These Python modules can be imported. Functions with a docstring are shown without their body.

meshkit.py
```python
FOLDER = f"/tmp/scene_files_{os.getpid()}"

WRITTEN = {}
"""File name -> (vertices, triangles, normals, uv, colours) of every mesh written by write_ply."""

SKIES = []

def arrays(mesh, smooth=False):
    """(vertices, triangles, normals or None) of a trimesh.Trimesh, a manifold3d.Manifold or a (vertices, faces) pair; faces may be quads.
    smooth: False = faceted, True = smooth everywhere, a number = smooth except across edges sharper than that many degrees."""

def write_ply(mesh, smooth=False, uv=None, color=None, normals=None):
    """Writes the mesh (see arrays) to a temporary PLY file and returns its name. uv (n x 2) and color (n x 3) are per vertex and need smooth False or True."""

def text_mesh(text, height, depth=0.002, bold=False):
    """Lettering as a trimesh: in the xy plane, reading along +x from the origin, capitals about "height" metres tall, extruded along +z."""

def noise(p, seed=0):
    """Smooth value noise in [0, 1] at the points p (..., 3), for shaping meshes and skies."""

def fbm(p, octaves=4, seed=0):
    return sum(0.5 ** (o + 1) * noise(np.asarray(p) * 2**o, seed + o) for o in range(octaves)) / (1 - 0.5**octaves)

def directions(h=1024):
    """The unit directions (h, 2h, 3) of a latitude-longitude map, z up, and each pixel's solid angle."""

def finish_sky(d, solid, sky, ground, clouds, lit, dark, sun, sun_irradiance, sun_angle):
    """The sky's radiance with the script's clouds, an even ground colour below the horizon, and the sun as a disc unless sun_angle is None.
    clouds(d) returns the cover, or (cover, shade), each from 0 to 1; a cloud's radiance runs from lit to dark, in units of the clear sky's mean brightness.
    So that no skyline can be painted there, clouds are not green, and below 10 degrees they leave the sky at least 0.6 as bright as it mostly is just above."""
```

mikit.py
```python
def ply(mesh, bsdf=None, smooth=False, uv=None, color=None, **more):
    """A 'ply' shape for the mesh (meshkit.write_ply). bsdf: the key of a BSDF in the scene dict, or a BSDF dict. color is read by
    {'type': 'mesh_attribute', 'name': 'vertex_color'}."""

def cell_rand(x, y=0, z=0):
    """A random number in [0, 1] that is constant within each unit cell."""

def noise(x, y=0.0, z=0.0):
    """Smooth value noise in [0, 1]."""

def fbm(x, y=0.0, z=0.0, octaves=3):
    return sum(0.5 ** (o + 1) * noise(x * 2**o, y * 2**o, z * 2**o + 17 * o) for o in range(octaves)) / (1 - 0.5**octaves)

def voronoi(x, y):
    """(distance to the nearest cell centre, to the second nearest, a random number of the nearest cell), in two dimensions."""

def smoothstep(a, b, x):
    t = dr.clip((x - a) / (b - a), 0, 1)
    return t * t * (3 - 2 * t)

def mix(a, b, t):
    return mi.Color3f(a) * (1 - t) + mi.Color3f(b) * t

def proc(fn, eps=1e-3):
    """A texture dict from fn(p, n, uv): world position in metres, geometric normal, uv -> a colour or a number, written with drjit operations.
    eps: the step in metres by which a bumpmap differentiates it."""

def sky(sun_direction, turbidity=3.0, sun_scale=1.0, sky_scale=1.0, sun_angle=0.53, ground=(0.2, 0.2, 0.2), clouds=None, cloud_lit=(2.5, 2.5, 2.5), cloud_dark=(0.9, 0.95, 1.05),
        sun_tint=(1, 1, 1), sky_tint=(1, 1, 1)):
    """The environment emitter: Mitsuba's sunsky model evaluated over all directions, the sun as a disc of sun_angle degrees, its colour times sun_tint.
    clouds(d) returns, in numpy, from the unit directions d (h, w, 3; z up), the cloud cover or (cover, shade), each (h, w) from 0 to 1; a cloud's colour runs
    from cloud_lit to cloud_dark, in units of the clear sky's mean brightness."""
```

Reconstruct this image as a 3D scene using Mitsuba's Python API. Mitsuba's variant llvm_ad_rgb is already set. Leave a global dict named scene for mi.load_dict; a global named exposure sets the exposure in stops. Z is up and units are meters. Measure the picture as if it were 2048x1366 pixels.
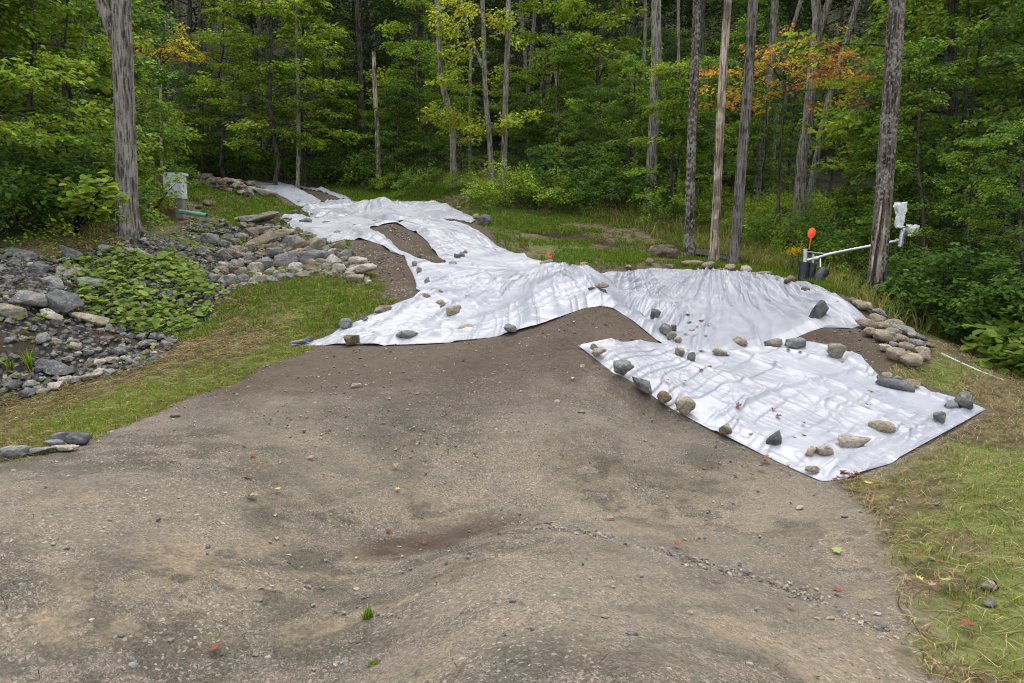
"""A bike track of banked dirt under white plastic sheets in a clearing, weighted with stones, forest behind."""
import math
import numpy as np, trimesh, shapely
from shapely.geometry import Polygon, Point, LineString
from scipy.interpolate import RBFInterpolator, RegularGridInterpolator
from scipy.spatial import Delaunay, ConvexHull
import drjit as dr
import mitsuba as mi
import mikit, meshkit
from mikit import proc, fbm, noise, smoothstep, mix

# ------------------------------------------------------------------ camera, sky, exposure
T = mi.ScalarTransform4f
EYE_H, PITCH, FOC = 1.9, math.radians(7.8), 1500.0      # eye height (m), pitch down, focal length for a 2048 px wide frame
scene, labels = {}, {}
_f = np.array([0, math.cos(PITCH), -math.sin(PITCH)])
_u = np.array([0, math.sin(PITCH), math.cos(PITCH)])
scene['camera'] = {'type': 'perspective', 'fov': 2 * math.degrees(math.atan(1024 / FOC)), 'fov_axis': 'x', 'near_clip': 0.05, 'far_clip': 900.0,
                   'to_world': T().look_at(origin=[0, 0, EYE_H], target=[0, float(_f[1]), EYE_H + float(_f[2])], up=[0, 0, 1])}
exposure = 3.1
def cloud_cover(d):
    n = meshkit.fbm(d * 3.0, 4, 5)
    return np.clip(0.95 + 0.1 * n, 0, 1), np.clip(1.6 * n - 0.45, 0, 1) * 0.5
scene['sky'] = mikit.sky([0.05, 0.26, 0.96], turbidity=3, sun_scale=0.31, sun_angle=52, sun_tint=(.90, .97, 1.10), clouds=cloud_cover, cloud_lit=(2.3, 2.35, 2.45), cloud_dark=(1.3, 1.35, 1.45))

# ------------------------------------------------------------------ helpers
rng = np.random.default_rng(7)
def ray(px, py):
    px, py = np.asarray(px, float), np.asarray(py, float)
    return ((px - 1024) / FOC)[..., None] * np.array([1.0, 0, 0]) + _f - ((py - 683) / FOC)[..., None] * _u
def at(px, py, d):
    """The point of the photograph's pixel at the forward distance d."""
    r = ray(px, py)
    return r * (np.asarray(d, float) / r[..., 1])[..., None] + np.array([0, 0, EYE_H])
def at_z(px, py, z):
    r = ray(px, py)
    return r * ((z - EYE_H) / r[2]) + np.array([0, 0, EYE_H])
_n = {}
def key_of(name):
    k = _n.get(name, 0); _n[name] = k + 1
    return name if k == 0 else f'{name}_{k:03d}'
def tag(key, label=None, cat=None, group=None, kind=None):
    d = {}
    if label: d['label'] = label
    if cat: d['category'] = cat
    if group: d['group'] = group
    if kind: d['kind'] = kind
    labels[key] = d
def put(name, mesh, bsdf, smooth=False, label=None, cat=None, group=None, kind=None, **kw):
    k = key_of(name)
    scene[k] = mikit.ply(mesh, bsdf, smooth=smooth, **kw)
    if label or cat or group or kind: tag(k, label, cat, group, kind)
    return k
def part(parent, name, mesh, bsdf, smooth=False, label=None, kind=None, **kw):
    return put(f'{parent}__{name}', mesh, bsdf, smooth, label, kind=kind, **kw)
def tube(pts, radii, sides=8, cap=True):
    """A tapered tube along a polyline."""
    p = np.asarray(pts, float); r = np.broadcast_to(np.asarray(radii, float), (len(p),))
    t = np.gradient(p, axis=0); t /= np.linalg.norm(t, axis=1, keepdims=True) + 1e-12
    ref = np.array([1.0, 0, 0]) if abs(t[:, 0]).mean() < 0.8 else np.array([0, 0, 1.0])
    a = np.cross(t, ref); a /= np.linalg.norm(a, axis=1, keepdims=True) + 1e-12
    b = np.cross(t, a); g = np.arange(sides) * 2 * np.pi / sides
    v = (p[:, None] + r[:, None, None] * (np.cos(g)[None, :, None] * a[:, None] + np.sin(g)[None, :, None] * b[:, None])).reshape(-1, 3)
    i, j = np.meshgrid(np.arange(len(p) - 1), np.arange(sides), indexing='ij')
    q = np.stack([i * sides + j, i * sides + (j + 1) % sides, (i + 1) * sides + (j + 1) % sides, (i + 1) * sides + j], -1).reshape(-1, 4)
    f = np.vstack([q[:, [0, 2, 1]], q[:, [0, 3, 2]]])
    if cap:
        v = np.vstack([v, p[0], p[-1]]); n = len(v); k = np.arange(sides); e = (len(p) - 1) * sides
        f = np.vstack([f, np.stack([k, k * 0 + n - 2, (k + 1) % sides], 1)[:, ::-1], np.stack([e + k, k * 0 + n - 1, e + (k + 1) % sides], 1)])
    m = trimesh.Trimesh(v, f, process=False)
    if m.volume < 0: m.invert()
    return m
def join(ms): return trimesh.util.concatenate(ms)
def fbm2(x, y, s, octaves=3, seed=0):
    x, y = np.broadcast_arrays(np.asarray(x, float), np.asarray(y, float))
    return meshkit.fbm(np.stack([x / s, y / s, np.zeros_like(x) + seed * 7.3], -1), octaves, seed)
def sstep(a, b, x):
    t = np.clip((x - a) / (b - a), 0, 1); return t * t * (3 - 2 * t)

# ------------------------------------------------------------------ the lie of the land: measured points, then a smooth surface through them
PZ = [(0,1366,.05),(350,1366,0),(700,1366,.0),(1000,1366,.33),(1350,1366,.36),(1700,1366,.12),(2048,1366,0),(1000,1200,.24),(1000,1075,.07),(875,1085,-.16),(860,1050,-.14),
 (780,1115,-.13),(700,1180,-.08),(930,1140,.10),(850,1220,.10),(640,1366,-.02),(1250,1170,.22),(1250,1085,.06),(1460,1200,.12),(1450,1125,-.02),(1250,1040,-.05),(1650,1250,.04),(600,1200,-.02),(300,1200,.1),(0,1200,.2),(0,1050,.28),(300,1000,.22),(600,1000,.05),
 (850,980,-.03),(1050,980,-.02),(1250,990,-.04),(1500,1050,-.06),(1700,1100,-.05),(1850,1200,-.02),(2048,1150,.06),(2048,980,.14),(0,930,.27),(150,893,.26),(300,840,.27),(1000,1300,.30),(1200,1290,.33)]
PD = [(600,850,6.4),(850,850,6.65),(1050,850,6.6),(1190,850,6.5),(1300,850,6.9),(1400,900,6.35),(1550,950,5.95),(600,760,7.8),(850,760,7.6),(1020,760,7.5),(1190,740,7.6),(1190,680,8.2),(1190,640,8.7),(1190,614,8.95),(1190,601,9.15),
 (1181,566,10.2),(1167,541,11.6),(1130,530,13.0),(1090,526,14.2),(1240,626,8.9),(1280,660,8.75),(1330,700,8.45),(1100,650,9.0),(1000,674,9.0),(1170,694,8.05),(1400,722,8.2),(1420,670,9.5),(1400,640,10.5),(1380,610,11.5),(1350,580,12.4),
 (1325,558,12.85),(1300,537,13.2),(1290,600,11.2),(1500,640,10.5),(1560,620,10.8),(1600,600,11.05),(1600,572,11.35),(1540,555,12.2),(1430,541,12.9),(1660,592,10.8),(1720,624,10.2),(1550,682,9.15),(1645,657,9.15),(1700,664,9.3),
 (1640,690,8.75),(1740,730,8.4),(1560,720,8.3),(1640,960,5.95),(1970,820,7.4),(1800,850,7.1),(1500,800,7.3),(1650,800,7.4),(1880,790,7.8),(1250,745,7.55),
 (1740,642,10),(1780,650,10.1),(1820,718,8.6),(1862,690,9.2),(1950,725,8.9),(2048,765,8.3),(2048,650,11),(1900,640,11.5),(1748,612,11.5),(1640,562,12.9),(1625,572,12.3),(1500,480,17),(1700,520,15),(1380,515,15),(1460,535,14.2),(1310,513,15.5),(1250,470,17.2),
 (1100,480,16.6),(1000,480,16.2),(1000,440,18.6),(1100,430,20),(1300,430,20),(1500,420,22),(1600,430,19.5),(900,390,23),(1005,378,24),(1170,505,15.0),
 (790,448,17),(735,455,16.9),(890,527,13.9),(850,480,15.6),(800,505,14.8),(935,450,17.4),(1000,498,15.6),(960,520,14.6),(920,500,15.2),(870,455,17),
 (690,485,15.3),(760,490,14.9),(810,512,14.2),(840,590,11),(780,570,12),(742,600,11.1),(900,560,12.7),(1000,560,12.8),(1080,556,12.9),(950,600,11.5),(900,650,10.1),(800,650,10.0),(1050,610,10.9),(1120,580,11.2),
 (700,540,13),(600,530,13.8),(560,437,18.4),(500,442,18),(450,482,16.6),(430,560,13.3),(400,640,11.3),(200,720,9.4),(0,800,8.6),(380,435,19.6),(250,465,13),(150,500,12),(0,510,11.5),(100,600,10.3),(0,640,9.5),(300,600,11.3),(330,500,13.4),
 (540,560,12.7),(640,547,12.5),(600,620,10.9),(500,650,10.3),(450,600,11.6),(560,690,9.6),(400,740,8.7),(250,785,7.9),(450,770,8.2),(200,830,7.2),(350,800,7.4),(0,870,6.7),(100,825,7.6),(520,730,8.6),(680,660,10.0),
 (480,390,24),(420,402,23),(500,366,31),(600,376,29),(690,402,24.8),(600,420,21.5),(650,432,19.6),(742,404,21.9),(762,411,21.0),(790,428,20.0),(806,440,19.0),(745,432,20.6),(850,432,20.9),(850,414,22.4),(830,405,22.8),(920,432,19.6),(885,436,19.6),(690,420,22.6),(700,436,20.6),(700,452,18),(880,411,21.8),(650,418,22.6),(930,425,20.2),(640,470,16.6),(970,450,17.8),
 (640,352,34),(400,347,34),(1000,332,32),(300,385,21),(0,455,15.5),(1700,400,26),(2048,450,20),(2048,550,14.5),(1850,540,14.5),(1300,330,33),(1600,330,33),(150,420,19)]
FAR = [(1.10,10.7,1.33),(1.12,11.2,1.39),(.45,11.0,1.0),(-.3,12.2,1.06),(2.2,12.3,.92),(3.0,11.6,.84),(1.72,10.7,.74),(1.75,10.0,.68),(1.75,11.6,.90),(-120,-40,0),(0,-40,-.2),(120,-40,0),(-60,-6,.2),(60,-6,.1),(0,-4,.1),(-14,0,.4),(14,0,.2),(-6,-1,.15),(6,-1,.1),(-30,12,2.2),(30,12,.9),(-60,60,13),(0,60,13),(60,60,12),(-120,60,14),(120,60,12),(-120,150,60),(0,150,62),(120,150,60),(0,100,33),(60,100,32),(-60,100,33),(-120,15,4),(120,15,2)]
_pts = np.vstack([[at_z(*p) for p in PZ], [at(*p) for p in PD], FAR])
_rbf = RBFInterpolator(_pts[:, :2], _pts[:, 2], kernel='thin_plate_spline', smoothing=0.002)
def knots(*segs):
    out = [np.arange(a, b, s) for a, b, s in segs]
    return np.unique(np.round(np.concatenate(out), 4))
GX = knots((-120, -40, 4.0), (-40, -16, 1.0), (-16, -9, .2), (-9, 9, .05), (9, 16, .2), (16, 40, 1.0), (40, 120.1, 4.0))
GY = knots((-40, -4, 3.0), (-4, 2.4, .4), (2.4, 12, .05), (12, 18, .08), (18, 36, .2), (36, 60, 1.0), (60, 150.1, 4.0))
_cx, _cy = knots((-120, -16, 4.0), (-16, 16, .25), (16, 120.1, 4.0)), knots((-40, 0, 4.0), (0, 36, .25), (36, 150.1, 3.0))
_mx, _my = np.meshgrid(_cx, _cy, indexing='ij')
_coarse = _rbf(np.stack([_mx.ravel(), _my.ravel()], 1)).reshape(_mx.shape)
from scipy.interpolate import RectBivariateSpline
_spl = RectBivariateSpline(_cx, _cy, _coarse, kx=3, ky=3)
def ground(x, y):
    """Height of the smooth land."""
    x, y = np.asarray(x, float), np.asarray(y, float)
    return _spl.ev(np.clip(x, -120, 120), np.clip(y, -40, 150))
def normal(x, y, e=.05):
    gx, gy = (ground(x + e, y) - ground(x - e, y)) / (2 * e), (ground(x, y + e) - ground(x, y - e)) / (2 * e)
    n = np.stack([-gx, -gy, np.ones_like(gx)], -1)
    return n / np.linalg.norm(n, axis=-1, keepdims=True)
def hit(px, py, far=140.0):
    """The first point of the land along the rays of these pixels."""
    r = ray(px, py); shape = r.shape[:-1]; r = r.reshape(-1, 3)
    ts = np.concatenate([np.arange(1.5, 30, .04), np.arange(30, far, .3)])
    p = r[:, None] * ts[None, :, None] + np.array([0, 0, EYE_H])
    under = p[..., 2] < ground(p[..., 0], p[..., 1])
    k = np.where(under.any(1), under.argmax(1), len(ts) - 1); k = np.maximum(k, 1)
    lo, hi = ts[k - 1], ts[k]
    for _ in range(14):
        m = (lo + hi) / 2; q = r * m[:, None] + np.array([0, 0, EYE_H]); u = q[:, 2] < ground(q[:, 0], q[:, 1])
        hi = np.where(u, m, hi); lo = np.where(u, lo, m)
    return (r * hi[:, None] + np.array([0, 0, EYE_H])).reshape(*shape, 3)
def outline(pix):
    a = np.array(pix, float); return Polygon(hit(a[:, 0], a[:, 1])[:, :2]).buffer(0)

# ------------------------------------------------------------------ zones of the ground (world polygons from the measured outlines)
def poly(pix):
    """Pixels, or (pixel, pixel, depth), as a ground polygon."""
    out = []
    for q in pix: out.append(at(*q)[:2] if len(q) == 3 else hit(*q)[:2])
    return Polygon(out).buffer(0)
S1 = poly([(1163,697),(1200,691),(1270,690),(1338,692),(1400,706),(1500,696),(1560,684),(1640,687),(1665,692),(1718,712),(1745,745),(1790,773),(1850,780),(1910,795),(1975,820),(1930,845),(1850,885),(1780,925),(1720,950),(1640,963),(1560,925),(1480,885),(1440,872),(1380,830),(1290,775),(1230,745),(1190,715)])
S2 = poly([(578,693),(625,685),(700,650),(760,622),(840,592),(832,560),(812,513),(835,518),(870,530),(896,529),(851,481),(790,448),(870,442),(935,451,17.3),(1000,497,15.6),(1050,513,14.9),(1090,527,14.25),(1130,530,13.2),(1165,541,12.0),(1215,545,12.9),(1300,536,13.2),(1430,540,12.9),(1540,555,12.25),(1640,587,11.1),(1700,610,10.5),(1737,632,10.0),(1722,652),(1680,656),(1640,657),(1560,688),(1500,706),(1440,719),(1390,716),(1340,702),(1300,668),(1255,634),(1225,620),(1190,614),(1120,633),(1000,672),(900,686),(750,693)])
S3 = poly([(552,434),(600,432),(640,440),(700,434),(790,441),(800,447),(785,448),(735,457),(770,478),(800,502),(840,523),(812,513),(760,487),(700,480),(670,487),(640,490),(600,465)])
S4 = poly([(600,414),(625,438),(700,441),(800,446),(870,443),(882,439),(905,438),(943,448),(952,441),(905,416),(850,408),(790,408),(745,404),(700,402),(655,407)])
F_ISLE = poly([(582,373),(640,384),(692,401),(650,405),(618,391)])
S5 = poly([(478,361),(530,367),(580,371),(650,380),(703,401),(655,408),(600,414),(575,397),(530,381),(500,372)]).difference(F_ISLE).buffer(0)
SHEETS = [S1, S2, S3, S4, S5]
WEDGE = poly([(690,484),(812,512),(842,592),(800,606),(748,602),(765,575),(740,548),(702,520)])
RMOUND = poly([(1555,695),(1640,655),(1735,655),(1775,690),(1800,735),(1770,755),(1715,745)])
ISLE = poly([(735,455),(790,447),(851,480),(897,528),(855,527)])
RDIRT = poly([(875,439),(905,440),(985,462),(1000,480),(940,460)])
FORE = Polygon([tuple(hit(*q)[:2]) for q in [(0,925),(60,918),(150,893),(215,862),(290,835),(400,785),(480,755),(560,722),(620,697),(900,680),(1190,610),(1330,700),(1480,800),(1690,965),(1740,1010),(1800,1100),(1820,1200),(1880,1366)]] + [(2.3, 1.5), (2.5, -6), (-9, -6), (-9, 3)]).buffer(0)
DIRT = shapely.union_all([FORE, WEDGE, RMOUND, ISLE, RDIRT, F_ISLE] + [s.buffer(.12) for s in SHEETS]).buffer(.05).buffer(-.05)
DITCH = poly([(0,525),(100,512),(215,492),(330,478),(390,440),(420,432),(470,455),(555,436),(620,480),(690,492),(740,560),(690,560),(600,552),(520,572),(450,600),(400,660),(290,740),(150,770),(0,806)]).union(Polygon([(-9, 9.2), (-5.8, 8.2), (-6.5, 11.4), (-9, 12)])).buffer(0)
TREELINE = [(-40, 6), (-12, 8), (-9.5, 10.6), (-7.4, 12.3), (-7.4, 14.0), (-9.0, 16), (-10.0, 19), (-10.8, 23), (-13, 27), (-16, 33.5), (-5, 34.5), (-1.5, 28), (2.5, 22.5), (5, 18), (7, 14), (7.0, 10.5), (7.6, 8), (12, 4), (40, 0)]
WOODS = Polygon(TREELINE + [(120, 0), (120, 150), (-120, 150), (-120, 6)]).buffer(0)
def inside(pg, x, y): return shapely.contains_xy(pg, x, y)
def signed(pg, x, y):
    """Distance in metres to the polygon's edge, positive inside (numpy)."""
    p = shapely.points(np.asarray(x, float), np.asarray(y, float))
    d = shapely.distance(p, pg.boundary)
    return np.where(shapely.contains_xy(pg, x, y), d, -d)
def sdf(pg, tol):
    """The same as a drjit function of x and y."""
    geo = pg.simplify(tol); rings = []
    for g in getattr(geo, 'geoms', [geo]):
        if g.area > .3: rings += [g.exterior] + [i for i in g.interiors if Polygon(i).area > .3]
    segs = [(a, b) for r in rings for a, b in zip(list(r.coords)[:-1], list(r.coords)[1:])]
    def fn(x, y):
        d2, ins = mi.Float(1e9), mi.Bool(False)
        for (ax, ay), (bx, by) in segs:
            ex, ey = bx - ax, by - ay
            wx, wy = x - ax, y - ay
            t = dr.clip((wx * ex + wy * ey) / (ex * ex + ey * ey + 1e-12), 0, 1)
            d2 = dr.minimum(d2, dr.square(wx - ex * t) + dr.square(wy - ey * t))
            if abs(ey) > 1e-9: ins ^= ((ay > y) != (by > y)) & (x < ax + ex * (y - ay) / ey)
        d = dr.sqrt(d2)
        return dr.select(ins, d, -d)
    return fn
LAWN = poly([(600,557),(690,563),(745,583),(737,630),(660,685),(600,712),(520,745),(400,790),(300,832),(215,860),(120,888),(70,872),(120,838),(200,800),(300,765),(420,738),(540,712),(575,680),(545,640),(575,600)]).union(poly([(1830,935),(1960,895),(2090,940),(2150,1150),(2110,1366),(1960,1366),(1885,1150),(1840,1030)])).union(poly([(1790,735),(1862,700),(1960,745),(1900,790),(1800,772)])).union(poly([(1010,468),(1100,485),(1180,494),(1240,505),(1150,508),(1080,498)]))
MUD = poly([(955,425),(1080,452),(1180,472),(1262,488),(1252,497),(1150,483),(1050,464),(950,440)])
dirt_in, ditch_in, woods_in, lawn_in, mud_in = sdf(DIRT, .1), sdf(DITCH, .12), sdf(WOODS, .2), sdf(LAWN, .1), sdf(MUD, .1)
WET = hit(850, 1092)[:2]

# ------------------------------------------------------------------ ground materials
def ground_color(p, n, uv):
    x, y = p.x, p.y
    wob = (fbm(x * 2.2, y * 2.2, 3, 3) - .5)
    fine = (fbm(x * 14, y * 14, 5, 2) - .5)
    inn = dirt_in(x, y) + wob * .35 + fine * .12
    # packed dirt: brown, pinkish grit, pale sand washed into streaks, specks of stone
    big = fbm(x * .9 + 3, y * .9, 1, 5)
    soil = mix((.066, .056, .043), (.152, .128, .102), smoothstep(.34, .66, big))
    mott = fbm(x * 5 + 9, y * 7, 4, 3)
    soil = mix(soil, (.165, .122, .102), smoothstep(.5, .72, mott) * .55)
    soil = mix(soil, (.066, .066, .052), smoothstep(.5, .7, fbm(x * 4, y * 6 + 20, 8, 3)) * .42)
    wx = x + (fbm(x * .7, y * .7, 11, 2) - .5) * 1.6
    wy = y + (fbm(x * .7 + 7, y * .7, 13, 2) - .5) * 1.2
    ripple = fbm(wx * 1.1 + wy * .5, wy * 5.5 - wx * 1.2, 2, 4)
    near = smoothstep(7.2, 4.2, y)
    soil = mix(soil, (.235, .182, .118), smoothstep(.48, .74, ripple) * (.15 + .6 * near) * smoothstep(.38, .62, fbm(x * 1.3 + 5, y * 1.6, 21, 4)) * (.45 + .55 * smoothstep(.4, .6, fine + .5)))
    hx, hy = x - .45, (y - 2.75) * .92                         # pale silt washed into a broken ring round the near hump
    hr = dr.sqrt(hx * hx + hy * hy)
    ring = smoothstep(1.75, 2.15, hr) * smoothstep(3.5, 2.35, hr) * smoothstep(.36, .6, fbm(hx * 1.6 + wx, hy * 3.4, 23, 4)) * smoothstep(.4, .56, fbm(hx * 7, hy * 9, 25, 3) + .06)
    soil = mix(soil, (.250, .198, .132), ring * .5)
    soil = mix(soil, (.060, .050, .041), smoothstep(.52, .7, fbm(x * .7 + 11, y * .8, 27, 5)) * .18)
    soil = soil * (.50 + .64 * fbm(x * 70, y * 70, 15, 2))
    jx, jy = x + (noise(x * 60, y * 60, 1) - .5) * .02, y + (noise(x * 60, y * 60, 2) - .5) * .02
    a, b, c = voronoi2(jx * 105, jy * 105)
    soil = mix(soil, mix(mix((.050, .050, .042), (.12, .125, .100), smoothstep(0, .5, c)), (.27, .215, .182), smoothstep(.5, 1, c)), smoothstep(.6, .35, a) * (.26 + .32 * smoothstep(.4, .6, mott)))
    a2, b2, c2 = voronoi2(jx * 44 + 3, jy * 44)
    soil = mix(soil, mix((.030, .029, .025), (.30, .27, .24), smoothstep(.55, 1, c2)), smoothstep(.45, .22, a2 + .2 * (1 - c2)) * dr.select(c2 > .5, .55, 0) * smoothstep(.3, .6, fbm(x * 2, y * 2, 71, 2)))
    dark = smoothstep(.95, .25, dr.sqrt(dr.square((x - WET[0] - .9 * (y - WET[1])) / .60) + dr.square((y - WET[1]) / .52)) + wob * .9)
    soil = mix(soil, (.040, .025, .019), dark * .72)
    # the mounds higher up are darker, fresher earth
    soil = mix(soil, (.047, .032, .023), smoothstep(6.4, 8.0, y + (mott - .5) * 1.5) * .65)
    # seeded bank: earth, dead thatch, young green
    th = fbm(x * 9, y * 9, 6, 3)
    bank = mix((.058, .050, .028), (.115, .098, .052), smoothstep(.3, .75, th))
    bank = mix(bank, (.095, .145, .020), smoothstep(-.25, .25, lawn_in(x, y) + (fbm(x * 2.5, y * 2.5, 31, 3) - .5) * 1.9) * .42)
    bank = mix(bank, (.034, .025, .018), smoothstep(-.1, .2, mud_in(x, y) + wob * .6) * .85)
    # ditch: dark wet gravel
    g1, g2, g3 = voronoi2(x * 14, y * 14)
    ditch = mix((.020, .019, .018), mix((.05, .052, .056), (.13, .125, .115), g3), smoothstep(.5, .2, g1))
    ditch = mix(ditch, (.035, .026, .018), smoothstep(.5, .65, fbm(x * 1.3, y * 1.3, 41, 3)))
    # woods: leaf litter and moss
    wood = mix((.012, .010, .007), (.030, .027, .012), smoothstep(.4, .65, fbm(x * 1.7, y * 1.7, 51, 3)))
    wood = mix(wood, (.018, .028, .008), smoothstep(.5, .7, fbm(x * .6, y * .6, 61, 3)) * .8)
    col = mix(bank, wood, smoothstep(-.4, .8, woods_in(x, y) + wob))
    col = mix(col, ditch, smoothstep(-.12, .12, ditch_in(x, y) + wob * .5))
    return mix(col, soil, smoothstep(-.09, .09, inn))
def voronoi2(x, y): return mikit.voronoi(x, y)
def ground_bump(p, n, uv):
    return fbm(p.x * 26, p.y * 26, p.z * 26, 3) * .022 + noise(p.x * 95, p.y * 95, p.z * 50) * .006
scene['ground_material'] = {'type': 'bumpmap', 'arbitrary': proc(ground_bump, 4e-3), 'scale': 1.0,
                            'bsdf': {'type': 'principled', 'base_color': proc(ground_color), 'roughness': .9, 'specular': .2}}
def micro(x, y):
    """Small relief of dirt, ditch and bank."""
    dz = (fbm2(x, y, .35, 4, 2) - .5) * .045 + (fbm2(x, y, .09, 2, 6) - .5) * .016
    dd = np.clip(signed(DITCH, x, y) / .3, 0, 1)
    dm = np.clip(signed(MUD, x, y) / .25, 0, 1)
    return dz * (1 + 2.5 * dd) - dm * .16 + dm * (fbm2(x, y, .3, 3, 19) - .5) * .25 + dd * (fbm2(x, y, .5, 3, 9) - .5) * .12
_gx, _gy = np.meshgrid(GX, GY, indexing='ij')
_gz = ground(_gx, _gy)
_near = (np.abs(_gx) < 9.1) & (_gy > 2.3) & (_gy < 20)
_dz = np.zeros_like(_gz); _dz[_near] = micro(_gx[_near], _gy[_near])
for _s in SHEETS:                                   # the plastic presses the dirt smooth
    _in = _near & inside(_s.buffer(.08), _gx, _gy); _dz[_in] = np.minimum(_dz[_in], .01) * .3 - .012 * inside(_s.buffer(-.3), _gx[_in], _gy[_in])
_gz = _gz + _dz
def grid_mesh(X, Y, Z):
    nx, ny = X.shape; i = np.arange(nx * ny).reshape(nx, ny)
    q = np.stack([i[:-1, :-1], i[1:, :-1], i[1:, 1:], i[:-1, 1:]], -1).reshape(-1, 4)
    return trimesh.Trimesh(np.stack([X, Y, Z], -1).reshape(-1, 3), np.vstack([q[:, [0, 1, 2]], q[:, [0, 2, 3]]]), process=False)
put('ground', grid_mesh(_gx, _gy, _gz), 'ground_material', True, kind='structure', label='sloping clearing of bare packed dirt, grassy banks and forest floor')

# ------------------------------------------------------------------ white plastic sheets
def film_color(p, n, uv):
    return mix((.222, .237, .283), (.325, .338, .385), fbm(p.x * 2.3, p.y * 2.3, 3, 3)) * (1 - .15 * smoothstep(.55, .75, fbm(p.x * 1.6 + 4, p.y * 1.6, 9, 4)))
def film_bump(p, n, uv):
    w = fbm(p.x * 1.7, p.y * 1.7, 2, 2) * 1.5
    a, b = p.x * .75 + p.y * .66, p.y * .75 - p.x * .66
    r1 = 1 - dr.abs(2 * noise(a * 1.1 + w, b * 11 - w, 1) - 1)
    r2 = 1 - dr.abs(2 * noise(b * 4.5 - w * 2, a * 13 + w, 4) - 1)
    r3 = 1 - dr.abs(2 * noise(p.x * 24 + w * 2, p.y * 24 - w, 7) - 1)
    r1, r2 = r1 * r1 * r1, r2 * r2 * r2
    return r1 * r1 * .017 + r2 * r2 * .008 + r3 * r3 * .0008
def crease(c, r, k, seed):                                   # a fold line where the noise crosses its middle: sharp, long, lying along the stretch
    return (1 - dr.abs(2 * noise(c * k, r, seed) - 1)) ** 7
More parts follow.
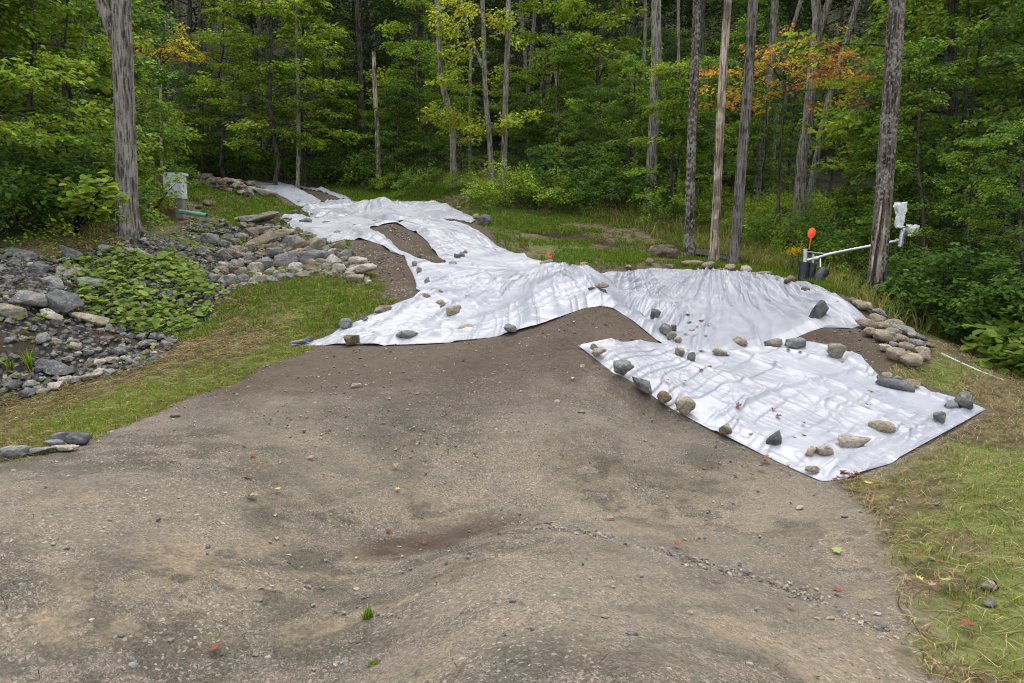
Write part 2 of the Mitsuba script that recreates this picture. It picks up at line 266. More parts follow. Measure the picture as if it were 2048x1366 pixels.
def stretched_bump(p, n, uv):
    wx = (fbm(p.x * .9, p.y * .9, 2, 2) - .5) * .5
    wy = (fbm(p.x * .9, p.y * .9, 3, 2) - .5) * .5
    def fan(c, k, amp):
        dx, dy = p.x - float(c[0]) + wx, p.y - float(c[1]) + wy
        a, r = dr.atan2(dy, dx), dr.sqrt(dx * dx + dy * dy)
        return (crease(a, r * .45, k, 3) * .6 + crease(a, r * .8, k * 2.3, 5) * .3) * amp * smoothstep(.2, 1.5, r)
    t = smoothstep(.9, 1.5, p.x)
    left = fan(SPINE, 22, .029) + fan(CREST, 20, .010)
    right = fan(RTOP + np.array([-.2, .8]), 26, .026) + fan(RTOP + np.array([.6, 1.4]), 34, .013)
    return left * (1 - t) + right * t + noise(p.x * 24, p.y * 24, 7) * .0012
FILM = {'type': 'principled', 'base_color': proc(film_color), 'roughness': .36, 'specular': .6, 'clearcoat': .2, 'clearcoat_gloss': .75}
SPINE = np.array([.62, 14.2]); RTOP = at(1470, 540, 12.9)[:2]; CREST = at(1190, 606, 9.0)[:2]
scene['stretched_film_material'] = {'type': 'twosided', 'bsdf': {'type': 'bumpmap', 'arbitrary': proc(stretched_bump, 4e-3), 'scale': 1.0, 'bsdf': FILM}}
scene['film_material'] = {'type': 'twosided', 'bsdf': {'type': 'bumpmap', 'arbitrary': proc(film_bump, 4e-3), 'scale': 1.0, 'bsdf': FILM}}
def ridged(x, y, seed):
    return 1 - np.abs(2 * meshkit.noise(np.stack([x, y, np.zeros_like(x) + seed * 3.7], -1), seed) - 1)
SPINE = np.array([.62, 14.2]); RTOP = at(1470, 540, 12.9)[:2]; CREST = at(1190, 606, 9.0)[:2]
def folds(x, y, sheet):
    wx, wy = (fbm2(x, y, 1.1, 2, 21) - .5), (fbm2(x, y, 1.1, 2, 22) - .5)
    fade = lambda c, r: np.exp(-((x - c[0]) ** 2 + (y - c[1]) ** 2) / r ** 2)
    def fan(c, k, seed):
        dx, dy = x - c[0] + wx * .25, y - c[1] + wy * .25
        ang, rad = np.arctan2(dy, dx), np.hypot(dx, dy)
        return ridged(ang * k, rad * .22, seed) ** 5 * np.clip(rad / .8, 0, 1)
    if sheet == 1:
        th = math.radians(-33); u = x * math.cos(th) + y * math.sin(th); v = -x * math.sin(th) + y * math.cos(th)
        w = .036 * ridged(u * .6 + wx * 1.2, v * 4.2 + wy * 2.5, 3) ** 5 + .005 * ridged(u * 1.4 + wx * 3, v * 8 + wy * 4, 13) ** 4
        w += .016 * ridged(x * 2.0 + wx * 2.5, y * 2.0 + wy * 2.5, 5) ** 5 + .009 * ridged(x * 4.5 + wx * 4, y * 4.5 - wy * 4, 8) ** 5
        for (a, b, o) in ((.8, .6, 7.1), (.8, .6, 8.15), (-.55, .83, 3.6), (-.55, .83, 4.7), (-.55, .83, 2.6)):   # creases from how it was folded
            w += .030 * np.exp(-((x * a + y * b - o + wx * .10) / .024) ** 2)
        return w
    if sheet == 2:
        left = sstep(1.5, .9, x); 
        w = left * (.075 * fan(SPINE, 17, 2) * sstep(.1, .6, np.hypot(x - SPINE[0], y - SPINE[1]) / 6) + .02 * fan(CREST, 16, 4))
        th = math.radians(22); u = x * math.cos(th) + y * math.sin(th); v = -x * math.sin(th) + y * math.cos(th)
        w += left * (.050 * ridged(u * .25 + wx * .6, v * 3.0 + wy, 7) ** 5 + .022 * ridged(u * .7 + wx * 2, v * 7.0 + wy * 2, 17) ** 4)
        rt = 1 - left
        w += rt * (.060 * fan(RTOP + np.array([-.2, .6]), 19, 6) + .03 * fan(RTOP + np.array([.4, 1.2]), 34, 26) + .045 * fan(RTOP + np.array([-1.7, .8]), 14, 9) * fade(RTOP + np.array([-1.7, 0]), 2.5))
        return w + .004 * ridged(x * 3 + wx * 3, y * 3 + wy * 3, 5) ** 4 + .035 * left * sstep(13.5, 15, y) * ridged(x * .5 + y * 1.7 + wx, (x - y * .3) * .3, 11) ** 4
    if sheet == 4:
        pk = at(744, 404, 21.9)[:2]; return .12 * fan(pk, 9, 5) + .05 * fan(pk, 17, 12) + .05 * ridged(x * .7 + wx, y * .5 + wy, 5) ** 4 + .04 * ridged((x * .8 + y * .3) * 1.6 + wx, (y - x * .4) * .35, 8) ** 5
    return .05 * ridged(x * .8 + wx * 2, y * .8 + wy * 2, 5) ** 4 + .06 * ridged((x * .8 + y * .3) * 1.6 + wx, (y - x * .4) * .35, 8) ** 5 + .05 * ridged((x * .3 + y) * 1.3, (x - y) * .35 + wy, 18) ** 5
def drape(pg, h, sheet, lift):
    b = pg.buffer(0); ring = []
    for r in [b.exterior] + list(b.interiors):
        n = max(int(r.length / h), 8)
        q = np.array([r.interpolate(s, normalized=True).coords[0] for s in np.arange(n) / n])
        j = np.stack([fbm2(q[:, 0], q[:, 1], .25, 2, 3) - .5, fbm2(q[:, 0], q[:, 1], .25, 2, 4) - .5], 1) * .09 + np.stack([fbm2(q[:, 0], q[:, 1], .9, 2, 5) - .5, fbm2(q[:, 0], q[:, 1], .9, 2, 6) - .5], 1) * .14
        ring.append(q + j)
    ring = np.vstack(ring); x0, y0, x1, y1 = b.bounds
    gx, gy = np.meshgrid(np.arange(x0, x1, h), np.arange(y0, y1, h * .87))
    gx = gx + (np.arange(gx.shape[0]) % 2)[:, None] * h / 2
    gx, gy = gx.ravel(), gy.ravel()
    ok = inside(b.buffer(-h * .6), gx, gy)
    p = np.vstack([ring, np.stack([gx[ok], gy[ok]], 1)])
    tri = Delaunay(p).simplices
    c = p[tri].mean(1); tri = tri[inside(b.buffer(.035), c[:, 0], c[:, 1])]
    edge = np.clip(signed(b, p[:, 0], p[:, 1]) / .18, 0, 1)
    z = ground(p[:, 0], p[:, 1]) + lift * (.06 + .94 * edge) + folds(p[:, 0], p[:, 1], sheet) * (.12 + .88 * edge) + (1 - edge) ** 2 * np.maximum(0, fbm2(p[:, 0], p[:, 1], .22, 2, 27) - .5) * .16 + np.where(edge < .3, np.maximum(0, micro(p[:, 0], p[:, 1])) * .3, 0)
    v = np.column_stack([p, z])
    n = np.cross(v[tri[:, 1]] - v[tri[:, 0]], v[tri[:, 2]] - v[tri[:, 0]])
    tri[n[:, 2] < 0] = tri[n[:, 2] < 0][:, ::-1]
    used = np.unique(tri); re = np.zeros(len(v), int); re[used] = np.arange(len(used))
    return trimesh.Trimesh(v[used], re[tri], process=False)
for _i, (_s, _h, _lift, _lab) in enumerate([(S1, .017, .016, 'crinkled white plastic sheet nearest the camera, lying over the low ground on the right'),
        (S2, .021, .030, 'large white plastic sheet draped over the main mound and the two hollows beside it'),
        (S3, .05, .030, 'small white plastic sheet with its corner on the heap of stones left of the track'),
        (S4, .06, .022, 'white plastic sheet over the small humps in the middle distance'),
        (S5, .09, .035, 'farthest white plastic sheet, a narrow strip at the head of the track')]):
    put('plastic_sheet', drape(_s, _h, _i + 1, _lift), 'stretched_film_material' if _i == 1 else 'film_material', True, label=_lab, cat='plastic sheet', group='white plastic sheets over the track')

# ------------------------------------------------------------------ bark and leaf materials
scene['leaf_material'] = {'type': 'principledthin', 'base_color': {'type': 'mesh_attribute', 'name': 'vertex_color'}, 'diff_trans': 1.15, 'roughness': .45, 'eta': 1.4}
def bark_fn(dark, light, patch, amount, scale):
    def fn(p, n, uv):
        f = fbm(p.x * 52, p.y * 52, p.z * 3.6, 4)
        c = mix(dark, light, smoothstep(.32, .62, f))
        m = fbm(p.x * scale, p.y * scale, p.z * scale * .7 + 9, 3) + .25 * (fbm(p.x * 4, p.y * 4, p.z * 2.2, 3) - .5)
        c = mix(c, patch, smoothstep(.5, .62, m) * amount)
        return mix(c, (.02, .016, .012), smoothstep(.56, .72, fbm(p.x * 24, p.y * 24, p.z * 1.3 + 40, 4)) * .45)
    return proc(fn)
def bark_bump(p, n, uv):
    r = 1 - dr.abs(2 * noise(p.x * 36 + noise(p.x * 9, p.y * 9, p.z * 5) * 3, p.y * 36, p.z * 2.6) - 1)
    return r * r * .028 + noise(p.x * 90, p.y * 90, p.z * 40) * .006
_bb = proc(bark_bump, 4e-3)
def bark(name, *a):
    scene[name] = {'type': 'bumpmap', 'arbitrary': _bb, 'scale': 1.0, 'bsdf': {'type': 'principled', 'base_color': bark_fn(*a), 'roughness': .9, 'specular': .15}}
bark('bark_grey', (0.043, 0.037, 0.031), (0.16, 0.144, 0.129), (0.203, 0.195, 0.179), .5, 14)
bark('bark_mottled', (0.035, 0.023, 0.019), (0.117, 0.1, 0.087), (0.234, 0.242, 0.211), .8, 26)
bark('bark_lichen', (.035, .023, .019), (.13, .112, .098), (.235, .235, .205), .7, 34)
bark('bark_maple', (.050, .043, .037), (.215, .195, .175), (.28, .27, .25), .4, 11)
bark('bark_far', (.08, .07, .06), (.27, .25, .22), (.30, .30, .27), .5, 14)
bark('bark_pale', (.17, .115, .08), (.46, .39, .32), (.07, .05, .035), .6, 4)
bark('bark_dark', (0.023, 0.019, 0.015), (0.078, 0.069, 0.058), (0.109, 0.109, 0.094), .6, 9)

# ------------------------------------------------------------------ leaves: sprays of small leaves, placed many times into one crown
LEAF = np.array([[0, 0, 0], [.42, .40, .07], [1, 0, -.10], [.42, -.40, .07]])
BROAD = np.array([[0, 0, 0], [.15, .42, .05], [.62, .46, .05], [1, 0, -.12], [.62, -.46, .05], [.15, -.42, .05]])
def basis(d, up):
    d = d / (np.linalg.norm(d, axis=-1, keepdims=True) + 1e-9)
    s = np.cross(up, d); s /= np.linalg.norm(s, axis=-1, keepdims=True) + 1e-9
    return np.stack([d, s, np.cross(d, s)], -1)                       # columns: forward, side, up
def leaves(pos, fwd, up, size, shape=LEAF):
    """One leaf at each position: (vertices, faces)."""
    B = basis(fwd, up)
    v = np.einsum('nij,kj->nki', B, shape) * np.asarray(size)[:, None, None] + pos[:, None]
    k = len(shape); o = np.arange(len(pos))[:, None, None] * k
    f = np.array([[0, i + 1, i] for i in range(1, k - 1)])
    return v.reshape(-1, 3), (f[None] + o).reshape(-1, 3)
def spray(r, n, length, width, leaf, droop=.15, thick=.06):
    """A flat leafy twig along +x: leaf positions, directions, ups and sizes."""
    t = r.uniform(.05, 1, n) ** .8; side = r.uniform(-1, 1, n)
    w = width * np.sqrt(np.clip(t * (1.25 - t), 0, 1)) * 1.3
    p = np.stack([t * length, side * w, -droop * t ** 2 * length + r.normal(0, thick, n)], 1)
    d = np.stack([.7 + r.normal(0, .35, n), side * 1.0 + r.normal(0, .4, n), -.22 + r.normal(0, .22, n)], 1)
    u = np.stack([r.normal(0, .34, n), r.normal(0, .34, n), np.ones(n)], 1)
    return p, d, u, leaf * r.uniform(.65, 1.25, n)
def crown_mesh(r, spots, dirs, scale, n, length, width, leaf, col, var=.25, second=None, share=0, droop=.15, shape=LEAF, thick=.06):
    """Sprays at the spots pointing along dirs; returns (mesh, colours)."""
    kinds = [spray(r, n, length, width, leaf, droop, thick) for _ in range(6)]
    V, F, C, off = [], [], [], 0
    for k, (p, d, u, s) in enumerate(kinds):
        i = np.arange(k, len(spots), 6)
        if not len(i): continue
        B = basis(dirs[i], np.tile([0, 0, 1.0], (len(i), 1)) + r.normal(0, .22, (len(i), 3)))
        sc = scale[i]
        P = np.einsum('mij,nj->mni', B, p) * sc[:, None, None] + spots[i][:, None]
        D = np.einsum('mij,nj->mni', B, d); U = np.einsum('mij,nj->mni', B, u)
        v, f = leaves(P.reshape(-1, 3), D.reshape(-1, 3), U.reshape(-1, 3), np.tile(s, len(i)) * np.repeat(np.sqrt(sc), n), shape)
        m = len(i) * n
        base = np.tile(np.asarray(col, float), (m, 1)) * np.repeat(np.exp(r.normal(0, var, len(i))), n)[:, None] * np.exp(r.normal(0, .22, m))[:, None]
        base *= np.stack([np.exp(r.normal(0, .15, m)), np.ones(m), np.exp(r.normal(0, .2, m))], 1)
        if second is not None:
            pick = (np.repeat(r.random(len(i)), n) < share) & (r.random(m) < .85) | (r.random(m) < share * .12)
            base[pick] = np.asarray(second) * np.exp(r.normal(0, .25, (pick.sum(), 1)))
        V.append(v); F.append(f + off); C.append(np.repeat(np.clip(base, 0, .8), len(shape), 0)); off += len(v)
    return trimesh.Trimesh(np.vstack(V), np.vstack(F), process=False), np.vstack(C)
def stem_line(r, h, lean=.05, n=9, wig=.04):
    t = np.linspace(0, 1, n); a = r.uniform(0, 6.28)
    w = np.cumsum(r.normal(0, wig, (n, 2)), 0); w -= w[0]
    return np.stack([lean * h * t * math.cos(a) + w[:, 0] * h * .25, lean * h * t * math.sin(a) + w[:, 1] * h * .25, h * t], 1)
def along(line, t):
    i = np.clip(np.asarray(t) * (len(line) - 1), 0, len(line) - 1.001); k = i.astype(int)
    return line[k] + (line[k + 1] - line[k]) * (i - k)[..., None]
def sapling(seed, h, lo, spread, nb, col, second=None, share=0, leaf=.10, n=42, per=6, up=.25, r0=None, length=.62, shape=LEAF, droop=.15, var=.25, thick=.05, limbs=True):
    """A young broadleaf tree: stem, limbs and layered sprays. Returns (wood mesh, crown mesh, colours)."""
    r = np.random.default_rng(seed)
    line = stem_line(r, h); r0 = r0 or .011 * h
    wood = [tube(line - [0, 0, .15], np.linspace(r0, r0 * .25, len(line)), 7)]
    spots, dirs, sc = [], [], []
    for b in range(nb):
        t = lo + (1 - lo) * (b + r.random()) / nb
        L = spread * (1 - .75 * max(0, (t - lo) / (1 - lo)) ** 1.4) * r.uniform(.6, 1.15) * (.55 + .45 * min(1, (t - lo) / .15 + .4))
        az = b * 2.4 + r.normal(0, .5)
        d = np.array([math.cos(az), math.sin(az), up + r.normal(0, .12)]); p0 = along(line, np.array(t))
        s = np.linspace(0, 1, 5)[:, None]
        arm = p0 + d * L * s + np.array([0, 0, -.22 * L]) * s ** 2
        if limbs: wood.append(tube(arm, np.linspace(max(.008, r0 * .34 * (1 - t * .6)), .004, 5), 4, False))
        for k in range(per):
            q = .30 + .70 * (k + r.random()) / per
            spots.append(along(arm, np.array(q)) + r.normal(0, .05, 3))
            a2 = az + (1 if k % 2 else -1) * r.uniform(.2, 1.1)
            dirs.append([math.cos(a2), math.sin(a2), r.normal(.02, .16)]); sc.append(r.uniform(.7, 1.2))
    for k in range(per):                                                   # the leader's own tuft
        a2 = r.uniform(0, 6.28); spots.append(line[-1] - [0, 0, r.uniform(0, .5)]); dirs.append([math.cos(a2), math.sin(a2), .4]); sc.append(.8)
    m, c = crown_mesh(r, np.array(spots), np.array(dirs), np.array(sc), n, length, length * .5, leaf, col, var, second, share, droop, shape, thick)
    return join(wood), m, c
def bush(seed, rad, h, ns, col, second=None, share=0, leaf=.07, n=34, length=.4, shape=LEAF):
    r = np.random.default_rng(seed); spots, dirs, wood = [], [], []
    for k in range(ns):
        a, q = r.uniform(0, 6.28), math.sqrt(r.random()); z = h * (1 - .75 * q ** 2) * r.uniform(.15, 1) ** .6
        spots.append([rad * q * math.cos(a), rad * q * math.sin(a), z]); b = a + r.normal(0, .8)
        dirs.append([math.cos(b), math.sin(b), .35 + r.normal(0, .3)])
        if k % 5 == 0: wood.append(tube(np.array([[0, 0, -.1], [spots[-1][0] * .4, spots[-1][1] * .4, z * .55], spots[-1]]), [.012, .008, .004], 4, False))
    m, c = crown_mesh(r, np.array(spots), np.array(dirs), r.uniform(.7, 1.2, ns), n, length, length * .45, leaf, col, .28, second, share, .2, shape, .05)
    return join(wood), m, c

# colours of leaves
MID, BRIGHT, DEEP, BLUE, LIME = (.112, .200, .038), (.215, .318, .045), (.070, .135, .035), (.055, .110, .056), (.300, .385, .050)
YELLOW, ORANGE, RUST = (.52, .42, .04), (.55, .17, .035), (.40, .10, .03)
def group_of(name, wood, crown, colors, bark_name):
    scene[name] = {'type': 'shapegroup', 'trunk': mikit.ply(wood, bark_name, smooth=True), 'crown': mikit.ply(crown, 'leaf_material', color=colors)}
KINDS = {}
def kind(name, made, bark_name='bark_dark'):
    KINDS[name] = 1; group_of('model_' + name, *made, bark_name)
kind('maple', sapling(11, 6.5, .12, 2.1, 30, MID, BRIGHT, .25))
kind('maple_b', sapling(12, 5.2, .08, 1.8, 26, BRIGHT, LIME, .3))
kind('beech', sapling(13, 5.0, .06, 1.9, 30, DEEP, MID, .3, leaf=.085, n=48))
kind('limegreen', sapling(14, 8.5, .16, 2.3, 34, BRIGHT, LIME, .55, leaf=.12))
kind('slender', sapling(15, 4.0, .25, 1.2, 16, MID, BRIGHT, .4, leaf=.11))
kind('hemlock', sapling(16, 9.5, .04, 2.4, 48, BLUE, DEEP, .2, leaf=.06, n=60, per=6, up=-.05, length=.75, droop=.35))
kind('bush', bush(21, 1.0, 1.3, 90, MID, BRIGHT, .3))
kind('bush_b', bush(22, .9, 1.0, 90, BRIGHT, LIME, .2, leaf=.06))
kind('bush_c', bush(23, 1.1, 1.5, 90, DEEP, MID, .35, leaf=.09))
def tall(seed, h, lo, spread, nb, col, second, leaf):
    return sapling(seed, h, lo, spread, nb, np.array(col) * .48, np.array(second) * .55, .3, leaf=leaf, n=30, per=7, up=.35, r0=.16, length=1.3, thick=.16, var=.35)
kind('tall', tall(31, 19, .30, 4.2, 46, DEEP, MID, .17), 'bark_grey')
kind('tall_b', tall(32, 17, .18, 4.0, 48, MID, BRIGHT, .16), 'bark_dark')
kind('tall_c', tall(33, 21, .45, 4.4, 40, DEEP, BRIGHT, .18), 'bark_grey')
def plant(name, k, x, y, s=1.0, yaw=0.0, label=None, cat=None, group=None, kind_=None, sink=0.0, key=None):
    z = float(ground(x, y)) - sink
    kk = key or key_of(name)
    scene[kk] = {'type': 'instance', 'to_world': T().translate([float(x), float(y), z]).rotate([0, 0, 1], float(yaw)).scale(float(s)), 'group': {'type': 'ref', 'id': 'model_' + k}}
    if key is None: tag(kk, label, cat, group, kind_)
    return kk
def px_x(px, d): return (px - 1024) / FOC * d / math.cos(PITCH) * 1.0

# trunks that the photograph shows: (name, pixels of the line from the foot up, distance, width in pixels at foot and top, bark, label)
def trunk_line(pix, d, lean=0.0):
    out = [at(px, py, d + lean * (pix[0][1] - py) / 500) for px, py in pix]
    out = np.array(out); g = float(ground(out[0, 0], out[0, 1]))
    out[0, 2] = min(out[0, 2], g) - .12
    return out
def smooth_line(p, step=.22):
    s = np.concatenate([[0], np.cumsum(np.linalg.norm(np.diff(p, axis=0), axis=1))]); n = max(4, int(s[-1] / step))
    from scipy.interpolate import PchipInterpolator
    return PchipInterpolator(s, p)(np.linspace(0, s[-1], n)), np.linspace(0, 1, n)
def trunk_mesh(line, r0, r1, seed, sides=14, flare=.5, rough=.05):
    p, t = smooth_line(line); m_up = np.linalg.norm(p - p[0], axis=1)
    rad = r0 + (r1 - r0) * t + r0 * flare * np.exp(-m_up / .28)
    m = tube(p, rad, sides); v = m.vertices.copy()
    c = np.repeat(p, sides, 0); o = v[:len(c)] - c
    nz = meshkit.fbm(np.column_stack([v[:len(c), :2] * 5, v[:len(c), 2] * 1.2]), 3, seed) - .5
    lobes = meshkit.noise(np.column_stack([o[:, :2] / np.linalg.norm(o, axis=1)[:, None] * 1.6, np.full(len(o), seed * .7)]), seed) - .5
    k = 1 + nz * rough * 4 + lobes * (.25 * np.repeat(np.exp(-m_up / .5), sides) + rough)
    v[:len(c)] = c + o * k[:, None]
    return trimesh.Trimesh(v, m.faces, process=False)
def extend(line, h):
    """Carry the trunk on above the frame, to height h over its foot."""
    d = line[-1] - line[max(0, len(line) - 3)]; d /= np.linalg.norm(d); d = d * .5 + np.array([0, 0, .7]); d /= np.linalg.norm(d)
    more = h - (line[-1, 2] - line[0, 2])
    return line if more < .5 else np.vstack([line, line[-1] + d * more * .5, line[-1] + d * more])
def high_crown(seed, line, n=70, spread=3.4, col=DEEP, second=MID, leaf=.20):
    r = np.random.default_rng(seed); top = line[-1] + np.array([0, 2.6, .6]); h = top[2] - line[0, 2]
    t = r.uniform(.0, 1, n); a = r.uniform(0, 6.28, n); q = np.sqrt(r.random(n)) * spread * (1 - .5 * t)
    spots = np.stack([top[0] + q * np.cos(a), top[1] + q * np.sin(a), top[2] - 4.5 + t * 6.5], 1)
    dirs = np.stack([np.cos(a), np.sin(a), r.normal(0, .2, n)], 1)
    m, c = crown_mesh(r, spots, dirs, r.uniform(.8, 1.3, n), 34, 1.5, .8, leaf, col, .3, second, .35, .2, LEAF, .2)
    arms = [tube(np.array([line[-1] - [0, 0, 2.0 * (1 - t[i]) + .4], (top + spots[i]) / 2 + [0, 0, .4 - 2 * (1 - t[i])], spots[i]]), [.05, .03, .01], 5, False) for i in range(0, n, 5)]
    return m, c, join(arms)
TRUNKS = [
 ('maple_tree', [(255,468),(252,330),(248,180),(243,60),(240,-60)], 13.0, 47, 43, 'bark_maple', 'thick grey maple trunk forking at the top, left of the ditch', 13),
 ('lichen_tree', [(1748,618),(1765,420),(1781,200),(1794,0),(1800,-60)], 11.5, 40, 44, 'bark_lichen', 'thick lichen-mottled trunk with a long scar behind the right stone pile', 12),
 ('slim_tree', [(1379,518),(1382,330),(1389,150),(1396,-30)], 15.0, 23, 21, 'bark_mottled', 'dark slim trunk left of the pale dead trunk', 13),
 ('dead_tree', [(1427,531),(1437,330),(1447,130),(1458,-30)], 14.6, 21, 17, 'bark_pale', 'pale dead trunk with its bark peeling, between two dark trunks', 12),
 ('slim_tree', [(1466,540),(1483,330),(1497,150),(1508,-30)], 14.3, 25, 22, 'bark_grey', 'grey slim trunk right of the pale dead trunk', 13),
 ('straight_tree', [(1298,432),(1305,300),(1312,130),(1313,-30)], 20, 26, 22, 'bark_grey', 'grey trunk standing behind the end of the grassy bank', 14),
 ('crooked_tree', [(1600,440),(1603,330),(1616,240),(1626,120),(1634,50),(1630,-30)], 19, 26, 15, 'bark_grey', 'grey trunk bent at breast height and forking high up', 14),
 ('leaning_tree', [(1614,400),(1640,280),(1662,180),(1690,90),(1722,-30)], 20.5, 15, 12, 'bark_grey', 'thinner trunk leaning right, just behind the bent trunk', 14),
 ('wavy_tree', [(905,365),(906,280),(897,215),(883,160),(879,90),(873,-30)], 24, 15, 12, 'bark_grey', 'wavy grey trunk at the far edge of the clearing', 14),
 ('forked_tree', [(986,376),(978,270),(970,170),(968,90),(964,-30)], 24, 13, 10, 'bark_grey', 'trunk with a thin fork to the left, hung with yellow-green leaves', 14),
 ('straight_tree', [(1008,378),(1009,280),(1012,160),(1016,60),(1017,-30)], 24, 14, 13, 'bark_grey', 'clean straight grey trunk at the far edge of the clearing', 14),
 ('forked_tree', [(1057,290),(1056,200),(1051,125),(1040,-30)], 31, 10, 8, 'bark_grey', 'far trunk splitting into a narrow fork', 14),
 ('dead_snag', [(1117,320),(1117,250),(1115,190),(1112,136)], 28, 11, 9, 'bark_pale', 'broken grey snag among leaves right of the fork', None),
 ('dead_snag', [(757,322),(754,250),(750,180),(747,104)], 27, 12, 9, 'bark_pale', 'pale broken snag standing in the bushes behind the far mounds', None),
 ('thin_tree', [(1166,300),(1166,200),(1160,120),(1158,70)], 30, 7, 5, 'bark_dark', 'thin dead pole with a bare tip in the middle of the woods', None),
 ('thin_tree', [(1272,300),(1268,220),(1265,140),(1264,110)], 26, 8, 6, 'bark_pale', 'thin pale pole left of the grey trunk by the bank', None),
 ('thin_tree', [(1288,300),(1286,180),(1290,60),(1291,-30)], 27, 9, 8, 'bark_mottled', 'thin mottled trunk just left of the grey trunk by the bank', 12),
 ('thin_tree', [(594,350),(597,220),(595,120),(588,-30)], 28, 10, 7, 'bark_grey', 'grey stem inside the bright green maple', None),
 ('thin_tree', [(320,310),(321,200),(319,95)], 25, 7, 5, 'bark_pale', 'thin pale stem with yellow leaves right of the thick maple', None),
 ('thin_tree', [(1402,390),(1404,250),(1405,100)], 22, 11, 8, 'bark_dark', 'dim trunk in the gap between the slim trunk and the dead trunk', 12),
 ('thin_tree', [(1358,300),(1357,150),(1357,-30)], 26, 8, 8, 'bark_mottled', 'thin mottled trunk left of the dark slim trunk', 12),
 ('leaning_tree', [(1510,385),(1528,250),(1542,110),(1553,-30)], 22, 19, 16, 'bark_grey', 'grey trunk behind the orange leaves', 13),
 ('leaning_tree', [(1552,180),(1568,110),(1590,40),(1612,-40)], 26, 11, 9, 'bark_grey', 'thin trunk slanting right above the orange leaves', 14),
 ('thin_tree', [(1652,400),(1672,300),(1680,230)], 23, 8, 6, 'bark_dark', 'thin dark stem in the shade between two big trunks', None),
 ('thin_tree', [(724,230),(720,120),(712,-30)], 31, 14, 11, 'bark_dark', 'dark trunk behind the pale broken snag', 13),
 ('thin_tree', [(938,330),(940,220),(941,100)], 29, 9, 7, 'bark_grey', 'dim trunk between the wavy trunk and the forked trunk', None),
 ('thin_tree', [(1222,300),(1224,200),(1226,60)], 32, 9, 7, 'bark_dark', 'dim dark trunk deep in the woods left of the thin pale pole', 12),
 ('thin_tree', [(400,290),(398,150),(402,-30)], 34, 16, 14, 'bark_dark', 'dark trunk in the gap right of the yellow stem', 13),
 ('thin_tree', [(466,260),(463,130),(460,-30)], 36, 12, 10, 'bark_dark', 'dark trunk left of the bright green maple', 13),
 ('thin_tree', [(1905,430),(1908,300),(1912,180),(1905,60),(1890,-30)], 15.5, 12, 8, 'bark_dark', 'dark slender stem among the maple leaves at right', None),
 ('thin_tree', [(1925,430),(1932,300),(1950,180),(1962,60)], 15.8, 9, 6, 'bark_dark', 'second dark slender stem among the maple leaves at right', None),
 ('thin_tree', [(1862,380),(1870,300),(1884,200)], 18, 8, 6, 'bark_dark', 'thin dark stem right of the scarred trunk', None),
 ('thin_tree', [(122,250),(126,120),(122,0)], 17, 9, 7, 'bark_dark', 'dark stem in the leaves at far left', 10),
 ('thin_tree', [(168,300),(166,180),(165,60)], 18, 8, 6, 'bark_grey', 'grey stem left of the thick maple', 10),
]
FORKS = {0: [[(246,130),(228,70),(208,20),(188,-60)], 26, 20], 6: [[(1634,80),(1645,40),(1668,-30)], 15, 14], 9: [[(974,150),(955,110),(935,60),(918,-30)], 8, 6], 11: [[(1055,190),(1063,110),(1072,-30)], 8, 7]}
TREE = []
for _i, (_name, _pix, _d, _w0, _w1, _bark, _lab, _tall) in enumerate(TRUNKS):
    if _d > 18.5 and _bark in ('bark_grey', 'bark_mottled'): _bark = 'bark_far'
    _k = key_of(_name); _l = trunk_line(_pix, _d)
    _r0, _r1 = _w0 * _d / FOC / 2 * .86, _w1 * _d / FOC / 2 * .86
    _full = extend(_l, _tall) if _tall else _l
    _ext = _tall and len(_full) > len(_l)
    _tm = trunk_mesh(_full, _r0, _r1 * (.65 if _ext else 1), _i, 16 if _r0 > .1 else 9, (.5 if _w0 > 45 else .7) if _w0 > 38 else (.55 if _w0 > 12 else .2))
    if _i in FORKS:
        _fl = trunk_line(FORKS[_i][0], _d); _fl[0] = at(*FORKS[_i][0][0], _d)
        _ff = extend(np.vstack([_fl]), _fl[-1, 2] - _fl[0, 2] + 4)
        scene[_k + '__branch'] = mikit.ply(trunk_mesh(_ff, FORKS[_i][1] * _d / FOC / 2, FORKS[_i][2] * _d / FOC / 2 * .6, _i + 50, 12, 0), _bark, smooth=True)
    if _tall and _tall >= 12:
        _m, _c, _arms = high_crown(100 + _i, _full, 14 if _d > 17 else 8)
        scene[_k + '__crown'] = mikit.ply(_m, 'leaf_material', color=_c)
        _tm = join([_tm, _arms])
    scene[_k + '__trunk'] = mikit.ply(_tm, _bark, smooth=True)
    tag(_k, _lab, 'tree', 'trunks in the woods'); TREE.append(_k)
def leafy(tree, name, spots, dirs, col, second, share, seed, leaf=.10, n=40, length=.6, twigs=None, label=None, shape=LEAF):
    """Leaves on low twigs of a trunk already standing."""
    r = np.random.default_rng(seed)
    m, c = crown_mesh(r, np.array(spots), np.array(dirs), r.uniform(.75, 1.2, len(spots)), n, length, length * .5, leaf, col, .25, second, share, .15, shape, .05)
    k = key_of(f'{tree}__{name}'); scene[k] = mikit.ply(m, 'leaf_material', color=c)
    if label: tag(k, label)
    for w in twigs or (): scene[key_of(f'{tree}__bough')] = mikit.ply(w, 'bark_dark', smooth=True)
